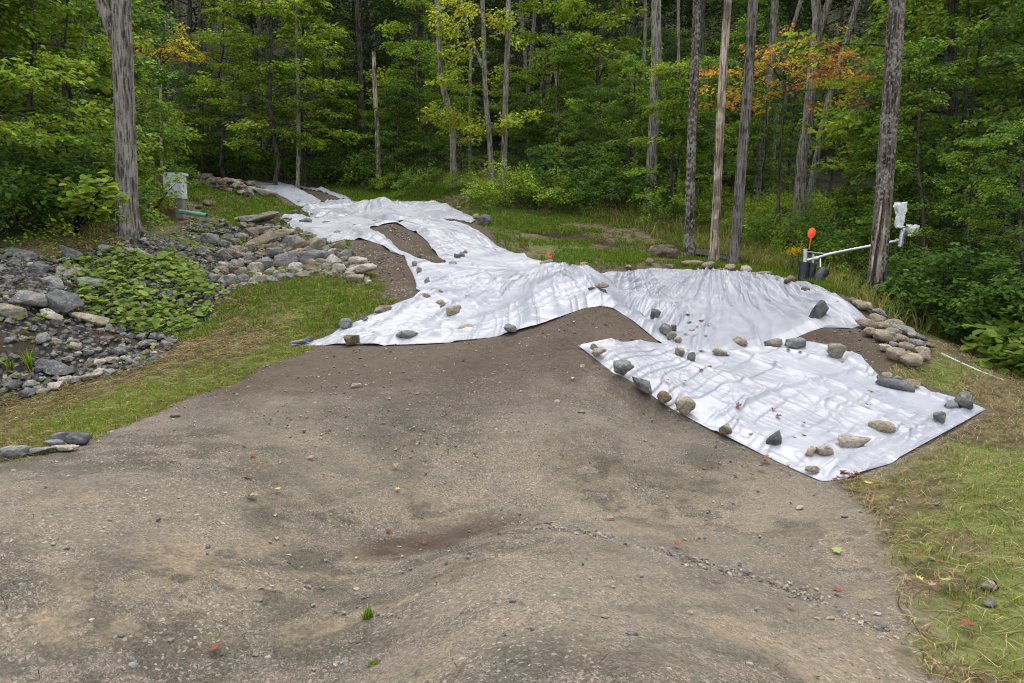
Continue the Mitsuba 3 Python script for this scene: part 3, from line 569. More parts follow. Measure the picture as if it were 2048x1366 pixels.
def branch_leaves(tree, start, boughs, d, seed, col, second, share, per=26, wid=.45, label=None, **kw):
    """Boughs as pixel lines at about distance d, each clothed in sprays."""
    r = np.random.default_rng(seed); spots, dirs, twigs = [], [], []
    for b in boughs:
        line = np.array([at(px, py, d + r.normal(0, .25)) for px, py in b]); s, _ = smooth_line(line, .25)
        twigs.append(tube(s, np.linspace(.011, .004, len(s)), 5, False))
        ax = s[-1] - s[0]; ax /= np.linalg.norm(ax)
        for k in range(per):
            q = along(s, np.array(.2 + .8 * (k + r.random()) / per)); a = math.atan2(ax[1], ax[0]) + r.choice([-1, 1]) * r.uniform(.1, 1.3)
            spots.append(q + np.array([r.normal(0, wid * .3), r.normal(0, wid), r.normal(0, .07)])); dirs.append([math.cos(a), math.sin(a), r.normal(0, .15)])
    leafy(tree, 'foliage', spots, dirs, col, second, share, seed, twigs=twigs, label=label, **kw)
_FT = TREE[9]
branch_leaves(_FT, None, [[(972,200),(930,160),(890,165)],[(968,240),(925,225),(865,235)],[(975,260),(1010,235),(1035,228)],[(975,230),(940,235),(900,250)],[(968,100),(930,60),(885,30)],[(966,60),(990,40),(1005,60)],[(970,120),(930,105),(900,110)],[(966,20),(940,10),(900,0)],[(975,250),(960,255),(940,262)]], 23.6, 301, (.32, .39, .05), (.46, .42, .06), .18, per=12, label='yellow-green leaves')
_OT = key_of('orange_maple')
_ol = trunk_line([(1556,470),(1560,330),(1566,220),(1572,150)], 16.6)
scene[_OT + '__trunk'] = mikit.ply(trunk_mesh(_ol, .045, .02, 77, 8, .3), 'bark_dark', smooth=True)
tag(_OT, 'slender maple turned orange, its boughs spread in front of the trunks', 'tree')
branch_leaves(_OT, None, [[(1572,170),(1640,120),(1700,100)],[(1566,190),(1640,150),(1745,150)],[(1572,160),(1560,110),(1580,88)],[(1566,190),(1500,150),(1455,135)],[(1568,200),(1510,180),(1440,165)],[(1566,170),(1540,130),(1490,110)],[(1570,180),(1650,180),(1740,175)],[(1566,205),(1530,205),(1460,200)],[(1570,150),(1610,110),(1650,85)],[(1566,185),(1600,165),(1690,130)]], 16.3, 302, (.50, .235, .065), (.46, .36, .07), .35, per=11, wid=.7, n=26, leaf=.075, length=.42, label='orange and yellow autumn leaves')
_YT = TREE[18]
branch_leaves(_YT, None, [[(320,120),(300,90),(284,80)],[(320,110),(335,70),(352,45)],[(320,130),(355,110),(388,112)],[(320,140),(345,85),(372,72)],[(320,210),(290,180),(283,150)],[(320,230),(340,225),(332,235)],[(320,150),(300,120),(310,60)]], 24.8, 303, YELLOW, LIME, .35, per=9, wid=.2, n=26, leaf=.09, length=.4, label='thin yellow leaves')

# the long scar down the front of the lichen-mottled trunk: a dark cleft between lips of bare pale wood
_T2 = TREE[1]
for _nm, _pp, _rr, _bk, _lb in (('scar', [(1734,606),(1744,560),(1751,500),(1762,440),(1769,380)], (.022, .026, .022, .016, .008), 'black_cleft', 'dark cleft in the bark'), ('scar_lip', [(1746,604),(1755,560),(1762,500),(1770,440),(1776,370)], (.030, .034, .030, .024, .010), 'bark_pale', 'pale bare wood beside the cleft'), ('scar_lip', [(1739,560),(1745,520),(1756,455),(1764,400)], (.016, .022, .018, .010), 'bark_pale', None)):
    _ln = np.array([at(px, py, 11.5 - .112) for px, py in _pp]); _pl, _tt = smooth_line(_ln, .1)
    scene[key_of(_T2 + '__' + _nm)] = mikit.ply(tube(_pl, np.interp(_tt, np.linspace(0, 1, len(_rr)), _rr), 8), _bk, smooth=True)
    if _lb: tag(_T2 + '__' + _nm, _lb)
scene['black_cleft'] = {'type': 'principled', 'base_color': {'type': 'rgb', 'value': [.022, .020, .020]}, 'roughness': .9}

# ------------------------------------------------------------------ the woods: saplings and bushes that can be told apart, then the mass behind
def grow(name, k, px, d, s, lab, cat='sapling', group=None, sink=0, yaw=None):
    global _yaw; _yaw += 77.7
    return plant(name, k, px_x(px, d), d, s, _yaw if yaw is None else yaw, lab, cat, group, None, sink)
_yaw = 0.0
G = 'leafy saplings at the edge of the woods'
for px, d, s, k, lab in [
 (-70,12.5,1.1,'maple_b','bright sapling at the left edge of the picture above the ditch bank'), (40,13.2,1.05,'maple_b','full bright sapling above the slab of grey rock at far left'),
 (95,14.5,1.05,'maple','tall sapling second from the thick maple on its left'), (165,15.5,.95,'maple_b','bright sapling touching the thick maple from behind'),
 (10,16,1.25,'limegreen','tall lime-green sapling behind the leaves at far left'), (200,18,1.1,'maple','sapling behind the left side of the thick maple'),
 (300,22,.7,'maple_b','low bright sapling beside the grey cabinet'), (250,21,1.1,'maple','sapling behind the thick maple'), (345,26,.55,'maple_b','small yellowish sapling under the yellow stem'),
 (425,30,.85,'beech','bluish young beech standing free left of the bright green maple'), (385,31,.7,'maple','sapling behind the head of the ditch'),
 (560,28,1.05,'limegreen','tall bright green maple behind the head of the track, left half'), (625,29,1.0,'limegreen','tall bright green maple behind the head of the track, right half'),
 (500,32,.9,'maple','sapling at the left foot of the bright green maple'), (590,31,.5,'slender','thin sapling in front of the bright green maple'),
 (690,31,1.0,'slender','sparse pale-leaved sapling left of the pale broken snag'), (730,33,1.1,'hemlock','dark hemlock right behind the pale broken snag'), (820,34,1.0,'hemlock','dark hemlock right of the pale broken snag'),
 (800,27,.7,'beech','round young beech between the snag and the wavy trunk'), (860,27.5,.75,'maple','sapling left of the wavy trunk'), (925,27,.5,'maple','low sapling behind the wavy trunk'),
 (1050,27,.55,'beech','low beech right of the straight grey trunk'), (1110,25.5,.75,'maple','sapling wrapped round the broken grey snag'), (1160,24,.55,'maple_b','bright low sapling behind the grassy bank'),
 (1200,23,.65,'beech','dense young beech behind the grassy bank'), (1245,21.5,.6,'maple','sapling left of the grey trunk by the bank'), (1330,19.5,.75,'maple_b','bright sapling right of the grey trunk by the bank'),
 (1345,21,.85,'slender','slender sapling climbing past the grey trunk by the bank'), (1420,19,.6,'maple','sapling in the shade behind the pale dead trunk'), (1510,21.5,.5,'maple','low sapling right of the three slim trunks'),
 (1700,17,.35,'slender','small sapling in the dark gap left of the scarred trunk'), (1738,15.5,.7,'slender','arching sapling left of the scarred trunk'), (1835,13.5,.65,'maple','maple sapling close behind the scarred trunk'),
 (1900,15.2,1.0,'maple','tall maple at right with layered dark boughs'), (1975,14.2,.95,'maple','tall maple second from the right edge'), (2060,12.8,.95,'beech','dense sapling at the right edge of the picture'),
 (1930,11.7,.42,'maple','low maple spreading over the bush beside the plants with yellow flowers'), (2040,10.6,.45,'maple','low maple leaning in at the right edge above the ground cover'), (1850,16.5,1.3,'limegreen','tall sapling high above the lance at right'),
 (2020,17.5,1.35,'limegreen','tall sapling behind the right edge'), (2110,15,1.2,'maple','sapling just outside the right edge, boughs reaching in')]:
    grow('sapling', k, px, d, s, lab, 'sapling', G)
for px, d, s, k, lab in [(470,29.5,.8,'limegreen','bright sapling left of the bright green maple, in front of the dark trunks'), (445,33,.8,'maple_b','bright sapling deep in the gap right of the yellow stem'), (660,33,.95,'limegreen','bright sapling right behind the bright green maple'), (780,30,.7,'maple_b','bright sapling right of the pale broken snag'), (840,29.5,.85,'limegreen','lime-green sapling between the snag and the wavy trunk'), (890,30,.8,'maple_b','bright sapling behind the wavy trunk'), (1035,29,.75,'maple_b','bright sapling right behind the straight grey trunk'), (1085,29,1.0,'limegreen','tall lime-green sapling between the far fork and the broken grey snag'), (1140,28,.85,'maple_b','bright sapling right of the broken grey snag'), (1190,27,1.0,'limegreen','tall lime-green sapling left of the thin pale pole'), (1255,25,.8,'maple_b','bright sapling by the thin pale pole'), (1385,23,.8,'maple_b','bright sapling far behind the slim dark trunk'), (1450,23,.8,'maple','sapling far behind the pale dead trunk'), (1560,25,.8,'maple','sapling far behind the orange maple'), (1790,19,1.1,'maple_b','bright sapling above the lance')]:
    grow('sapling', k, px, d, s, lab, 'sapling', G)
B = 'bushes along the clearing'
for px, d, s, k, lab in [
 (668,30.5,1.0,'bush','bush right of the head of the track'), (712,29.5,1.1,'bush_c','dark bush under the pale broken snag'), (760,28.2,1.1,'bush','rounded bush right of the snag foot'), (800,26.5,.9,'bush_b','pale bush behind the far hump'),
 (855,24,.8,'bush','bush left of the wavy trunk foot'), (940,23.6,.7,'bush_b','bush between the wavy trunk and the forked trunk'), (1010,21.2,1.15,'bush_b','pale green bush alone on the bank, left half'), (1065,20.6,1.1,'bush_b','pale green bush alone on the bank, right half'),
 (1130,22,1.3,'bush_c','dark bush at the edge of the woods behind the bank'), (1190,21,1.1,'bush','bush at the edge of the woods near the leaning dead stick'), (1235,20,1.0,'bush_c','dark bush left of the grey trunk by the bank'),
 (1345,18,.8,'bush','bush left of the slim dark trunk'), (1500,17.5,.7,'bush_b','bush right of the three slim trunks'), (1560,16,.8,'bush','bush behind the black padded posts'), (1590,15.0,.6,'bush_b','bush left of the orange paddle'), (1660,15,.8,'bush_c','bush behind the long pipe arm'),
 (1700,13.6,.7,'bush','bush under the middle of the pipe arm'), (1830,11.8,.8,'bush_c','dark bush right of the scarred trunk foot'), (1890,11.0,.9,'bush_c','dark bush behind the plants with yellow flowers'), (1960,10.6,1.0,'bush_c','dark bush over the ground cover at right'), (2040,9.9,.9,'bush_c','dark bush at the right edge'),
 (345,21.5,.9,'bush','bush round the foot of the grey cabinet'), (300,19.5,1.0,'bush_b','bright bush between the thick maple and the grey cabinet'), (215,14.5,1.0,'bush','bush left of the thick maple'), (140,13.6,1.1,'bush_c','dark bush on the ditch bank left of the thick maple'),
 (60,12.8,1.1,'bush_c','dark bush on the ditch bank at left'), (-20,12.3,1.1,'bush','bush at the left edge on the ditch bank'), (460,33,1.2,'bush','bush behind the far stone heap'), (520,33.5,1.2,'bush_c','dark bush behind the head of the track'), (400,31,1.0,'bush_c','bush left of the far stone heap'), (580,32,1.1,'bush','bush behind the far end of the plastic')]:
    grow('bush', k, px, d, s, lab, 'bush', B, .05)
_r = np.random.default_rng(5)
for _i in range(150):                                    # undergrowth deeper in the woods: reads as one mass
    d = _r.uniform(24, 46); px = _r.uniform(-250, 2300)
    x = px_x(px, d)
    if not inside(WOODS.buffer(-2.5), x, d): continue
    plant(None, _r.choice(['maple', 'beech', 'beech', 'maple_b', 'bush_c', 'hemlock', 'slender']), x, d, _r.uniform(.55, 1.1), _r.uniform(0, 360), key=f'undergrowth__{_i + 1:03d}')
tag('undergrowth', 'dense green undergrowth deep in the woods', kind='stuff')
_k = 0
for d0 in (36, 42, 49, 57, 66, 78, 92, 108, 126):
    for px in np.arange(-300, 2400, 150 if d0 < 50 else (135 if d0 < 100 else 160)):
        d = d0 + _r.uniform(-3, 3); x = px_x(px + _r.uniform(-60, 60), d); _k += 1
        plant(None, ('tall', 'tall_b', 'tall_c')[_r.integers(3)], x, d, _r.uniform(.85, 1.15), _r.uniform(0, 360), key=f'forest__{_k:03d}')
for x, y in [(-13, 9), (-16, 14), (-12, 18), (-15, 24), (-14, 31), (14, 9), (15, 15), (13.5, 21), (17, 27), (-19, 3), (19, 3), (-22, -6), (22, -8), (-24, 9), (24, 12)]:
    _k += 1; plant(None, ('tall', 'tall_c')[_k % 2], x + _r.uniform(-1, 1), y + _r.uniform(-1, 1), _r.uniform(.85, 1.05), _r.uniform(0, 360), key=f'forest__{_k:03d}')
tag('forest', 'dark wooded hillside behind the clearing', kind='stuff')

# ------------------------------------------------------------------ stones
def stone_fn(a, b, c):
    def fn(p, n, uv):
        col = mix(a, b, smoothstep(.3, .7, fbm(p.x * 9, p.y * 9, p.z * 9, 4)))
        col = mix(col, c, smoothstep(.56, .72, fbm(p.x * 23 + 5, p.y * 23, p.z * 23, 3)) * .7)
        return mix(col, (.02, .018, .015), smoothstep(.62, .75, noise(p.x * 70, p.y * 70, p.z * 70)) * .45)
    return proc(fn)
def stone_bump(p, n, uv):
    return fbm(p.x * 28, p.y * 28, p.z * 28, 3) * .018
_sb = proc(stone_bump, 3e-3)
for _nm, _cs in {'g': ((.085, .088, .090), (.165, .168, .165), (.23, .22, .20)), 'd': ((.055, .058, .063), (.112, .115, .122), (.18, .175, .16)), 't': ((.165, .140, .105), (.270, .232, .178), (.12, .102, .08)),
                 'b': ((.085, .062, .045), (.165, .125, .090), (.06, .05, .04)), 'p': ((.21, .185, .155), (.34, .31, .265), (.17, .15, .125)), 'n': ((.135, .120, .090), (.215, .195, .150), (.09, .09, .075))}.items():
    scene['stone_' + _nm] = {'type': 'bumpmap', 'arbitrary': _sb, 'scale': 1.0, 'bsdf': {'type': 'principled', 'base_color': stone_fn(*_cs), 'roughness': .85, 'specular': .25}}
def stone_mesh(r, size, flat=.6, angular=.6, long=1.25):
    """An irregular stone: the hull of points on a lopsided ellipsoid, its edges worn."""
    n = 16 if angular > .5 else 30
    p = r.normal(size=(n, 3)); p /= np.linalg.norm(p, axis=1, keepdims=True)
    if angular > .5: p = np.sign(p) * np.abs(p) ** .72
    p *= r.uniform(.82, 1.05, (n, 1))
    h = ConvexHull(p); m = trimesh.Trimesh(p, h.simplices, process=True); m.fix_normals()
    m = m.subdivide().subdivide() if size > .09 else m.subdivide()
    v = m.vertices.copy()
    trimesh.smoothing.filter_laplacian(m, lamb=.5, iterations=2 if angular > .5 else 4)
    v = .6 * v + .4 * m.vertices if angular > .5 else m.vertices.copy()
    v *= np.array([long, 1 / math.sqrt(long), flat]) / np.abs(v).max(0)
    v += (meshkit.fbm(v * 2.2 + r.uniform(0, 50, 3), 3, 3)[:, None] - .5) * v * .35
    return trimesh.Trimesh(v * size / 2, m.faces, process=False)
def rot(yaw, tilt=0.0, tilt_dir=0.0):
    R = trimesh.transformations.rotation_matrix
    return (R(tilt, [math.cos(tilt_dir), math.sin(tilt_dir), 0]) @ R(yaw, [0, 0, 1]))[:3, :3]
def seat(m, x, y, sink=.12, extra=0.0):
    """Rest a stone on the land at x, y, turned to the slope there."""
    n = normal(x, y); zax = n; xax = np.array([1.0, 0, 0]) - zax * zax[0]; xax /= np.linalg.norm(xax)
    R = np.stack([xax, np.cross(zax, xax), zax], 1)
    v = m.vertices @ R.T
    low = v[:, 2].min()
    h = (m.vertices[:, 2].max() - m.vertices[:, 2].min())
    v = v + np.array([x, y, float(ground(x, y))]) + n * (-m.vertices[:, 2].min() - sink * h + extra)
    return trimesh.Trimesh(v, m.faces, process=False)
TONE = {'g': 'grey', 'd': 'dark grey', 't': 'tan', 'b': 'brown', 'p': 'pale', 'n': 'grey-brown'}
PX = {}
def stone(r, px, py, w, tone, label, flat=.6, ang=.7, long=1.3, yaw=None, sink=.1, lift=.02, cat='stone', group=None, tilt=0.0, name='stone', d=None):
    """A stone whose foot meets the photograph's pixel (px, py) and which looks w pixels wide."""
    q = at(px, py, d) if d else hit(px, py)
    size = w * np.linalg.norm(q - [0, 0, EYE_H]) / FOC * 1.02
    m = stone_mesh(r, size / (long ** .5 if yaw is None else 1) * 1.0, flat, ang, long)
    m.vertices = m.vertices @ rot(r.uniform(-.5, .5) if yaw is None else yaw, tilt, 1.57).T
    m = seat(m, q[0], q[1] + size * .22, sink, lift)
    k = put(name, m, 'stone_' + tone, 38, label, cat, group); PX[k] = px
    return k
_r = np.random.default_rng(42)
SG = 'stones holding down the plastic'
_bank = None
ON_FILM = [  # px, py of the foot, width, tone, label, flat, angular, long
 (1195,596,32,'d','flat dark stone topping the main mound, a tan one lying on it',.45,.8,1.4), (1167,541,16,'t','tan stone on the ridge of the main mound, behind its top',.75,.4,1.1),
 (1312,642,20,'d','dark stone on the plastic just right of the main mound',.8,.7,1.0), (1327,674,24,'g','grey stone, largest of four in the right hollow',.8,.8,1.1), (1343,668,12,'d','small dark stone leaning on the grey one in the right hollow',1.0,.8,.9),
 (1340,686,17,'t','tan stone in front of the grey one in the right hollow',.9,.7,1.0), (1354,691,14,'t','small tan stone, lowest of four in the right hollow',.8,.3,1.1), (1359,717,18,'n','grey-brown stone at the lowest point of the seam between two sheets',.85,.6,1.0),
 (1381,730,16,'d','dark upright stone just below the seam between two sheets',1.05,.5,.9), (1440,720,24,'n','brownish stone on the seam right of the lowest point',.6,.6,1.2), (1480,698,28,'t','square tan stone on the right hollow near the seam',.6,.9,1.2), (1549,699,29,'n','long slanting stone at the right end of the seam',.55,.8,1.5),
 (1595,700,33,'g','flat grey stone below the right dirt mound',.45,.8,1.4), (1198,718,27,'t','tan stone at the upper left corner of the nearest sheet',.55,.6,1.3), (1189,706,16,'n','small stone behind the tan one at the upper left sheet corner',.7,.4,1.1), (1243,757,34,'g','blocky grey stone on the left edge of the nearest sheet',.75,.9,1.1),
 (1284,790,41,'d','flat angular dark stone on the left edge of the nearest sheet',.5,.9,1.4), (1325,811,28,'b','clod of brown earth on the left edge of the nearest sheet',.65,.4,1.1), (1372,832,38,'t','big rounded tan stone on the left edge of the nearest sheet',.8,.5,1.1), (1450,877,23,'n','greenish pointed stone on the left edge of the nearest sheet',.8,.8,1.0),
 (1546,898,25,'d','dark upright stone near the front corner of the nearest sheet',1.1,.8,.9), (1622,923,25,'t','left tan stone of a pair among brown leaves on the front corner',.75,.6,1.1), (1649,923,27,'t','right tan stone of a pair among brown leaves on the front corner',.8,.7,1.1), (1711,902,50,'p','large flat pale stone on the front right part of the nearest sheet',.42,.7,1.6),
 (1768,874,40,'t','rounded tan stone behind the large flat pale one on the nearest sheet',.55,.4,1.4), (1879,851,19,'g','small grey stone near the right corner of the nearest sheet',.9,.8,1.0), (1626,952,21,'n','small greenish stone at the very front corner of the nearest sheet',.5,.6,1.4), (1935,824,37,'g','squarish grey stone at the right corner of the nearest sheet',.7,.9,1.1),
 (1902,824,22,'g','grey stone left of the squarish one at the right sheet corner',.6,.5,1.2), (1790,785,46,'d','long flat dark stone on the upper right edge of the nearest sheet',.4,.9,1.9), (1773,765,17,'t','tan stone behind the long flat dark one',.7,.5,1.1), (1793,771,19,'g','grey stone behind the long flat dark one',.6,.7,1.1),
 (1826,781,22,'t','tan stone right of the long flat dark one',.6,.5,1.3), (1669,719,28,'n','blocky stone at the top edge of the nearest sheet, below the right dirt mound',.75,.9,1.1), (1637,643,39,'d','large dark rounded stone on the right shoulder of the plastic',.75,.7,1.1),
 (1298,531,17,'t','leftmost tan stone on the far rim of the right hollow',.6,.4,1.2), (1386,534,30,'t','long flat tan stone on the far rim near the dark slim trunk',.35,.5,2.0), (1418,539,22,'t','tan stone on the far rim at the foot of the pale dead trunk',.5,.4,1.4), (1462,546,21,'t','rounded tan stone on the far rim in front of the grey slim trunk',.6,.4,1.2),
 (1493,550,20,'p','pale stone on the far rim, right of the three slim trunks',.65,.5,1.1), (1523,560,30,'t','long flat tan stone on the far rim, second right of the three slim trunks',.4,.5,1.8), (1582,572,22,'b','brown rounded stone on the far rim left of the black padded posts',.6,.4,1.2), (1613,588,14,'b','small brown stone on the far rim in front of the black padded posts',.7,.5,1.1), (1560,566,14,'t','small tan stone on the far rim among leaves',.5,.4,1.3),
 (693,664,25,'g','blocky grey stone on the left edge of the main sheet, lowest of three',.8,.8,1.1), (727,650,18,'d','small dark stone on the left edge of the main sheet, middle of three',.6,.9,1.2), (766,632,29,'n','flat greenish stone on the left edge of the main sheet, topmost of three',.5,.8,1.5), (704,693,27,'b','brownish stone at the lower left of the main sheet',.6,.8,1.2),
 (815,686,37,'g','large rounded grey stone on the front edge of the main sheet',.55,.5,1.3), (848,602,21,'t','tan stone where the sheet meets the left dirt slope',.55,.4,1.4), (870,592,22,'n','grey-brown stone right of the tan one by the left dirt slope',.5,.5,1.4), (854,575,15,'g','small grey stone on the left edge of the sheet above the tan one',.9,.6,1.0),
 (837,551,11,'t','small tan stone on the left edge of the sheet, second from the top',1.0,.5,.9), (828,534,10,'t','smallest tan stone on the left edge of the sheet, topmost',.8,.5,1.0), (836,523,10,'d','dark stone by the narrow strip of plastic',.9,.7,1.0), (880,619,17,'t','tan stone at the back of a row of three in the left hollow',.8,.7,1.0),
 (889,627,20,'d','dark stone in the middle of a row of three in the left hollow',.75,.8,1.1), (908,641,31,'t','large tan stone at the front of a row of three in the left hollow',.75,.6,1.2), (933,668,28,'t','rounded tan stone in the left hollow near the front edge',.5,.4,1.3), (1023,669,24,'g','blocky grey stone at the right end of the front edge of the main sheet',.6,.9,1.2),
 (598,693,26,'g','flat grey stone at the left tip of the main sheet',.3,.8,1.6), (617,689,18,'d','dark stone at the left tip of the main sheet',.5,.8,1.3), (905,534,14,'t','tan stone at the near end of a row across the swath',.7,.4,1.1), (914,525,14,'d','dark stone second in a row across the swath',.8,.6,1.0), (922,519,12,'n','grey-brown stone third in a row across the swath',.9,.6,1.0), (930,513,10,'b','brown stone at the far end of a row across the swath',1.0,.5,.9),
 (989,510,13,'d','dark stone on the right edge of the swath, left of a pair',.6,.7,1.2), (1012,516,17,'d','flat dark stone on the right edge of the swath, right of a pair',.4,.7,1.6), (1094,530,20,'t','tan stone under the small orange flags',.35,.4,1.6), (859,455,10,'t','tan stone on the seam at the head of the swath',.6,.4,1.2), (814,446,12,'n','flat stone on the seam right of the far hump',.5,.5,1.5), (787,441,12,'d','dark stone on the seam under the far hump',.5,.6,1.5), (751,438,17,'n','stone with moss below the far hump',.4,.5,1.5),
 (733,474,12,'t','tan stone at the left tip of the dirt island',.7,.4,1.1), (710,458,10,'d','small dark stone left of the dirt island',.7,.6,1.2), (653,452,14,'n','grey-brown stone on the small sheet by the stone heap',.5,.7,1.4), (612,451,20,'g','largest grey stone on the small sheet by the stone heap',.55,.6,1.4), (591,434,12,'d','dark stone at the upper corner of the small sheet',.9,.6,1.1), (631,434,17,'n','pair-like knobbly stone on the seam of the small sheet',.4,.6,1.8),
 (598,408,8,'n','small stone on the left edge of the far sheet, upper',.5,.5,1.5), (604,418,8,'n','small stone on the left edge of the far sheet, lower',.5,.5,1.4), (645,407,7,'d','small stone beside the farthest dirt island',.6,.5,1.2), (675,470,11,'p','pale stone on the small sheet above the dirt slope',.6,.4,1.2), (663,479,14,'b','reddish stone on the lower edge of the small sheet',.4,.5,1.6), (918,420,9,'t','tan stone on the far rim behind the far hollow',.6,.4,1.2), (952,440,13,'t','tan stone at the right tip of the middle sheet',.7,.5,1.1), (967,451,24,'g','grey boulder at the right tip of the middle sheet',.7,.8,1.1)]
for px, py, w, t, lab, fl, an, lo in ON_FILM: stone(_r, px, py, w * 1.06, t, lab, fl * 1.22, an, lo, group=SG, lift=.03)
for px, py, w, t in [(1256,539,11,'n'),(1340,538,12,'t'),(1441,545,12,'b'),(1508,556,12,'n'),(1541,562,13,'t'),(1598,581,11,'n'),(1634,594,14,'t'),(1656,603,12,'b'),(1678,612,13,'g'),(1699,619,12,'t')]: stone(_r, px, py, w, t, f'small {TONE[t]} stone among the row along the far rim', .65, .6, 1.3, group=SG, lift=.02)
_q = hit(1195, 596); _m = stone_mesh(_r, 24 * 9.3 / FOC, .5, .4, 1.3)
_m.vertices += np.array([_q[0] + .05, _q[1] + .06, _q[2] + .155]); put('stone', _m, 'stone_t', 38, 'tan stone lying on a flat dark one on the top of the main mound', 'stone', SG)
PG = 'stones piled at the end of the right mound'
PILE = [(1728,624,32,'t',.45),(1757,639,30,'g',.5),(1753,650,32,'t',.5),(1735,661,36,'t',.55),(1764,665,30,'t',.55),(1791,662,36,'t',.5),(1806,675,44,'g',.4),(1829,682,24,'t',.5),(1842,686,20,'d',.6),(1742,676,30,'t',.5),(1772,688,40,'t',.55),(1803,690,30,'t',.5),(1788,699,20,'g',.5),(1831,698,30,'g',.4),
 (1811,706,26,'t',.6),(1770,706,20,'p',.6),(1845,714,28,'t',.5),(1793,726,34,'t',.7),(1819,722,26,'t',.55),(1846,725,30,'t',.5),(1826,735,42,'t',.5),(1772,654,20,'d',.5),(1788,674,26,'p',.5),(1760,678,24,'p',.6),(1858,700,18,'n',.6),(1716,616,22,'t',.5),(1706,609,18,'d',.5)]
for i, (px, py, w, t, fl) in enumerate(PILE):
    stone(_r, px, py, w * 1.0, t, f'{"rounded" if fl > .52 else "flat"} {TONE[t]} stone in the right stone pile', fl + .1, .35, 1.3, group=PG, sink=.18, lift=.03, name='pile_stone')
RG = 'stones heaped on the bank between ditch and track'
RIP = [(493,447,28,'g',.45),(518,455,50,'n',.2),(486,461,16,'t',.8),(504,474,20,'t',.8),(524,472,30,'t',.3),(543,480,26,'n',.7),(567,480,34,'t',.4),(579,485,18,'n',.7),(520,496,48,'t',.3),(536,487,22,'t',.6),(545,508,24,'b',.7),(566,504,24,'n',.6),(587,502,38,'g',.6),(549,517,32,'g',.45),(604,505,30,'b',.6),(627,501,36,'t',.5),(602,516,22,'t',.7),(620,519,52,'t',.3),(651,514,28,'g',.6),(664,517,20,'p',.7),
 (623,532,38,'g',.6),(647,526,36,'g',.45),(666,535,28,'p',.7),(692,523,22,'g',.8),(680,502,24,'n',.6),(688,531,18,'t',.8),(715,536,28,'p',.5),(714,556,50,'p',.3),(578,541,42,'g',.7),(540,541,24,'g',.8),(524,539,32,'g',.5),(590,547,28,'p',.5),(621,540,22,'t',.7),(644,537,22,'n',.7),(513,549,24,'p',.7),(466,543,28,'g',.6),(468,551,18,'b',.7),(443,540,14,'p',.7),(510,566,24,'p',.6),(540,558,26,'n',.6),(445,521,24,'g',.7),(462,517,20,'t',.7),(470,508,16,'t',.7),(503,531,18,'b',.7),
 (415,492,30,'g',.6),(451,499,28,'g',.5),(429,569,22,'g',.7),(466,576,28,'g',.7),(486,568,20,'g',.7),(698,560,18,'t',.6),(712,563,22,'t',.4),(735,571,14,'p',.4),(708,567,24,'n',.5),(500,505,20,'n',.7),(484,484,22,'g',.6),(490,520,20,'g',.6),(480,552,20,'t',.6),(560,526,20,'b',.6),(585,520,22,'t',.6),(605,528,20,'n',.6),(676,546,24,'p',.6),(655,545,20,'n',.6),(560,556,20,'p',.5),(458,484,20,'g',.6),(470,492,18,'n',.6),(700,512,16,'n',.6)]
for px, py, w, t, fl in RIP:
    stone(_r, px, py, w * 1.15, t, f'{"flat slab-like" if fl < .4 else ("blocky" if fl > .65 else "angular")} {TONE[t]} stone in the long stone heap', fl + .22, .8, 1.9 if fl < .4 else 1.25, group=RG, sink=.2, lift=.03, name='heap_stone', tilt=-.35 if fl < .4 else 0.0)
BG_ = 'boulders along the ditch'
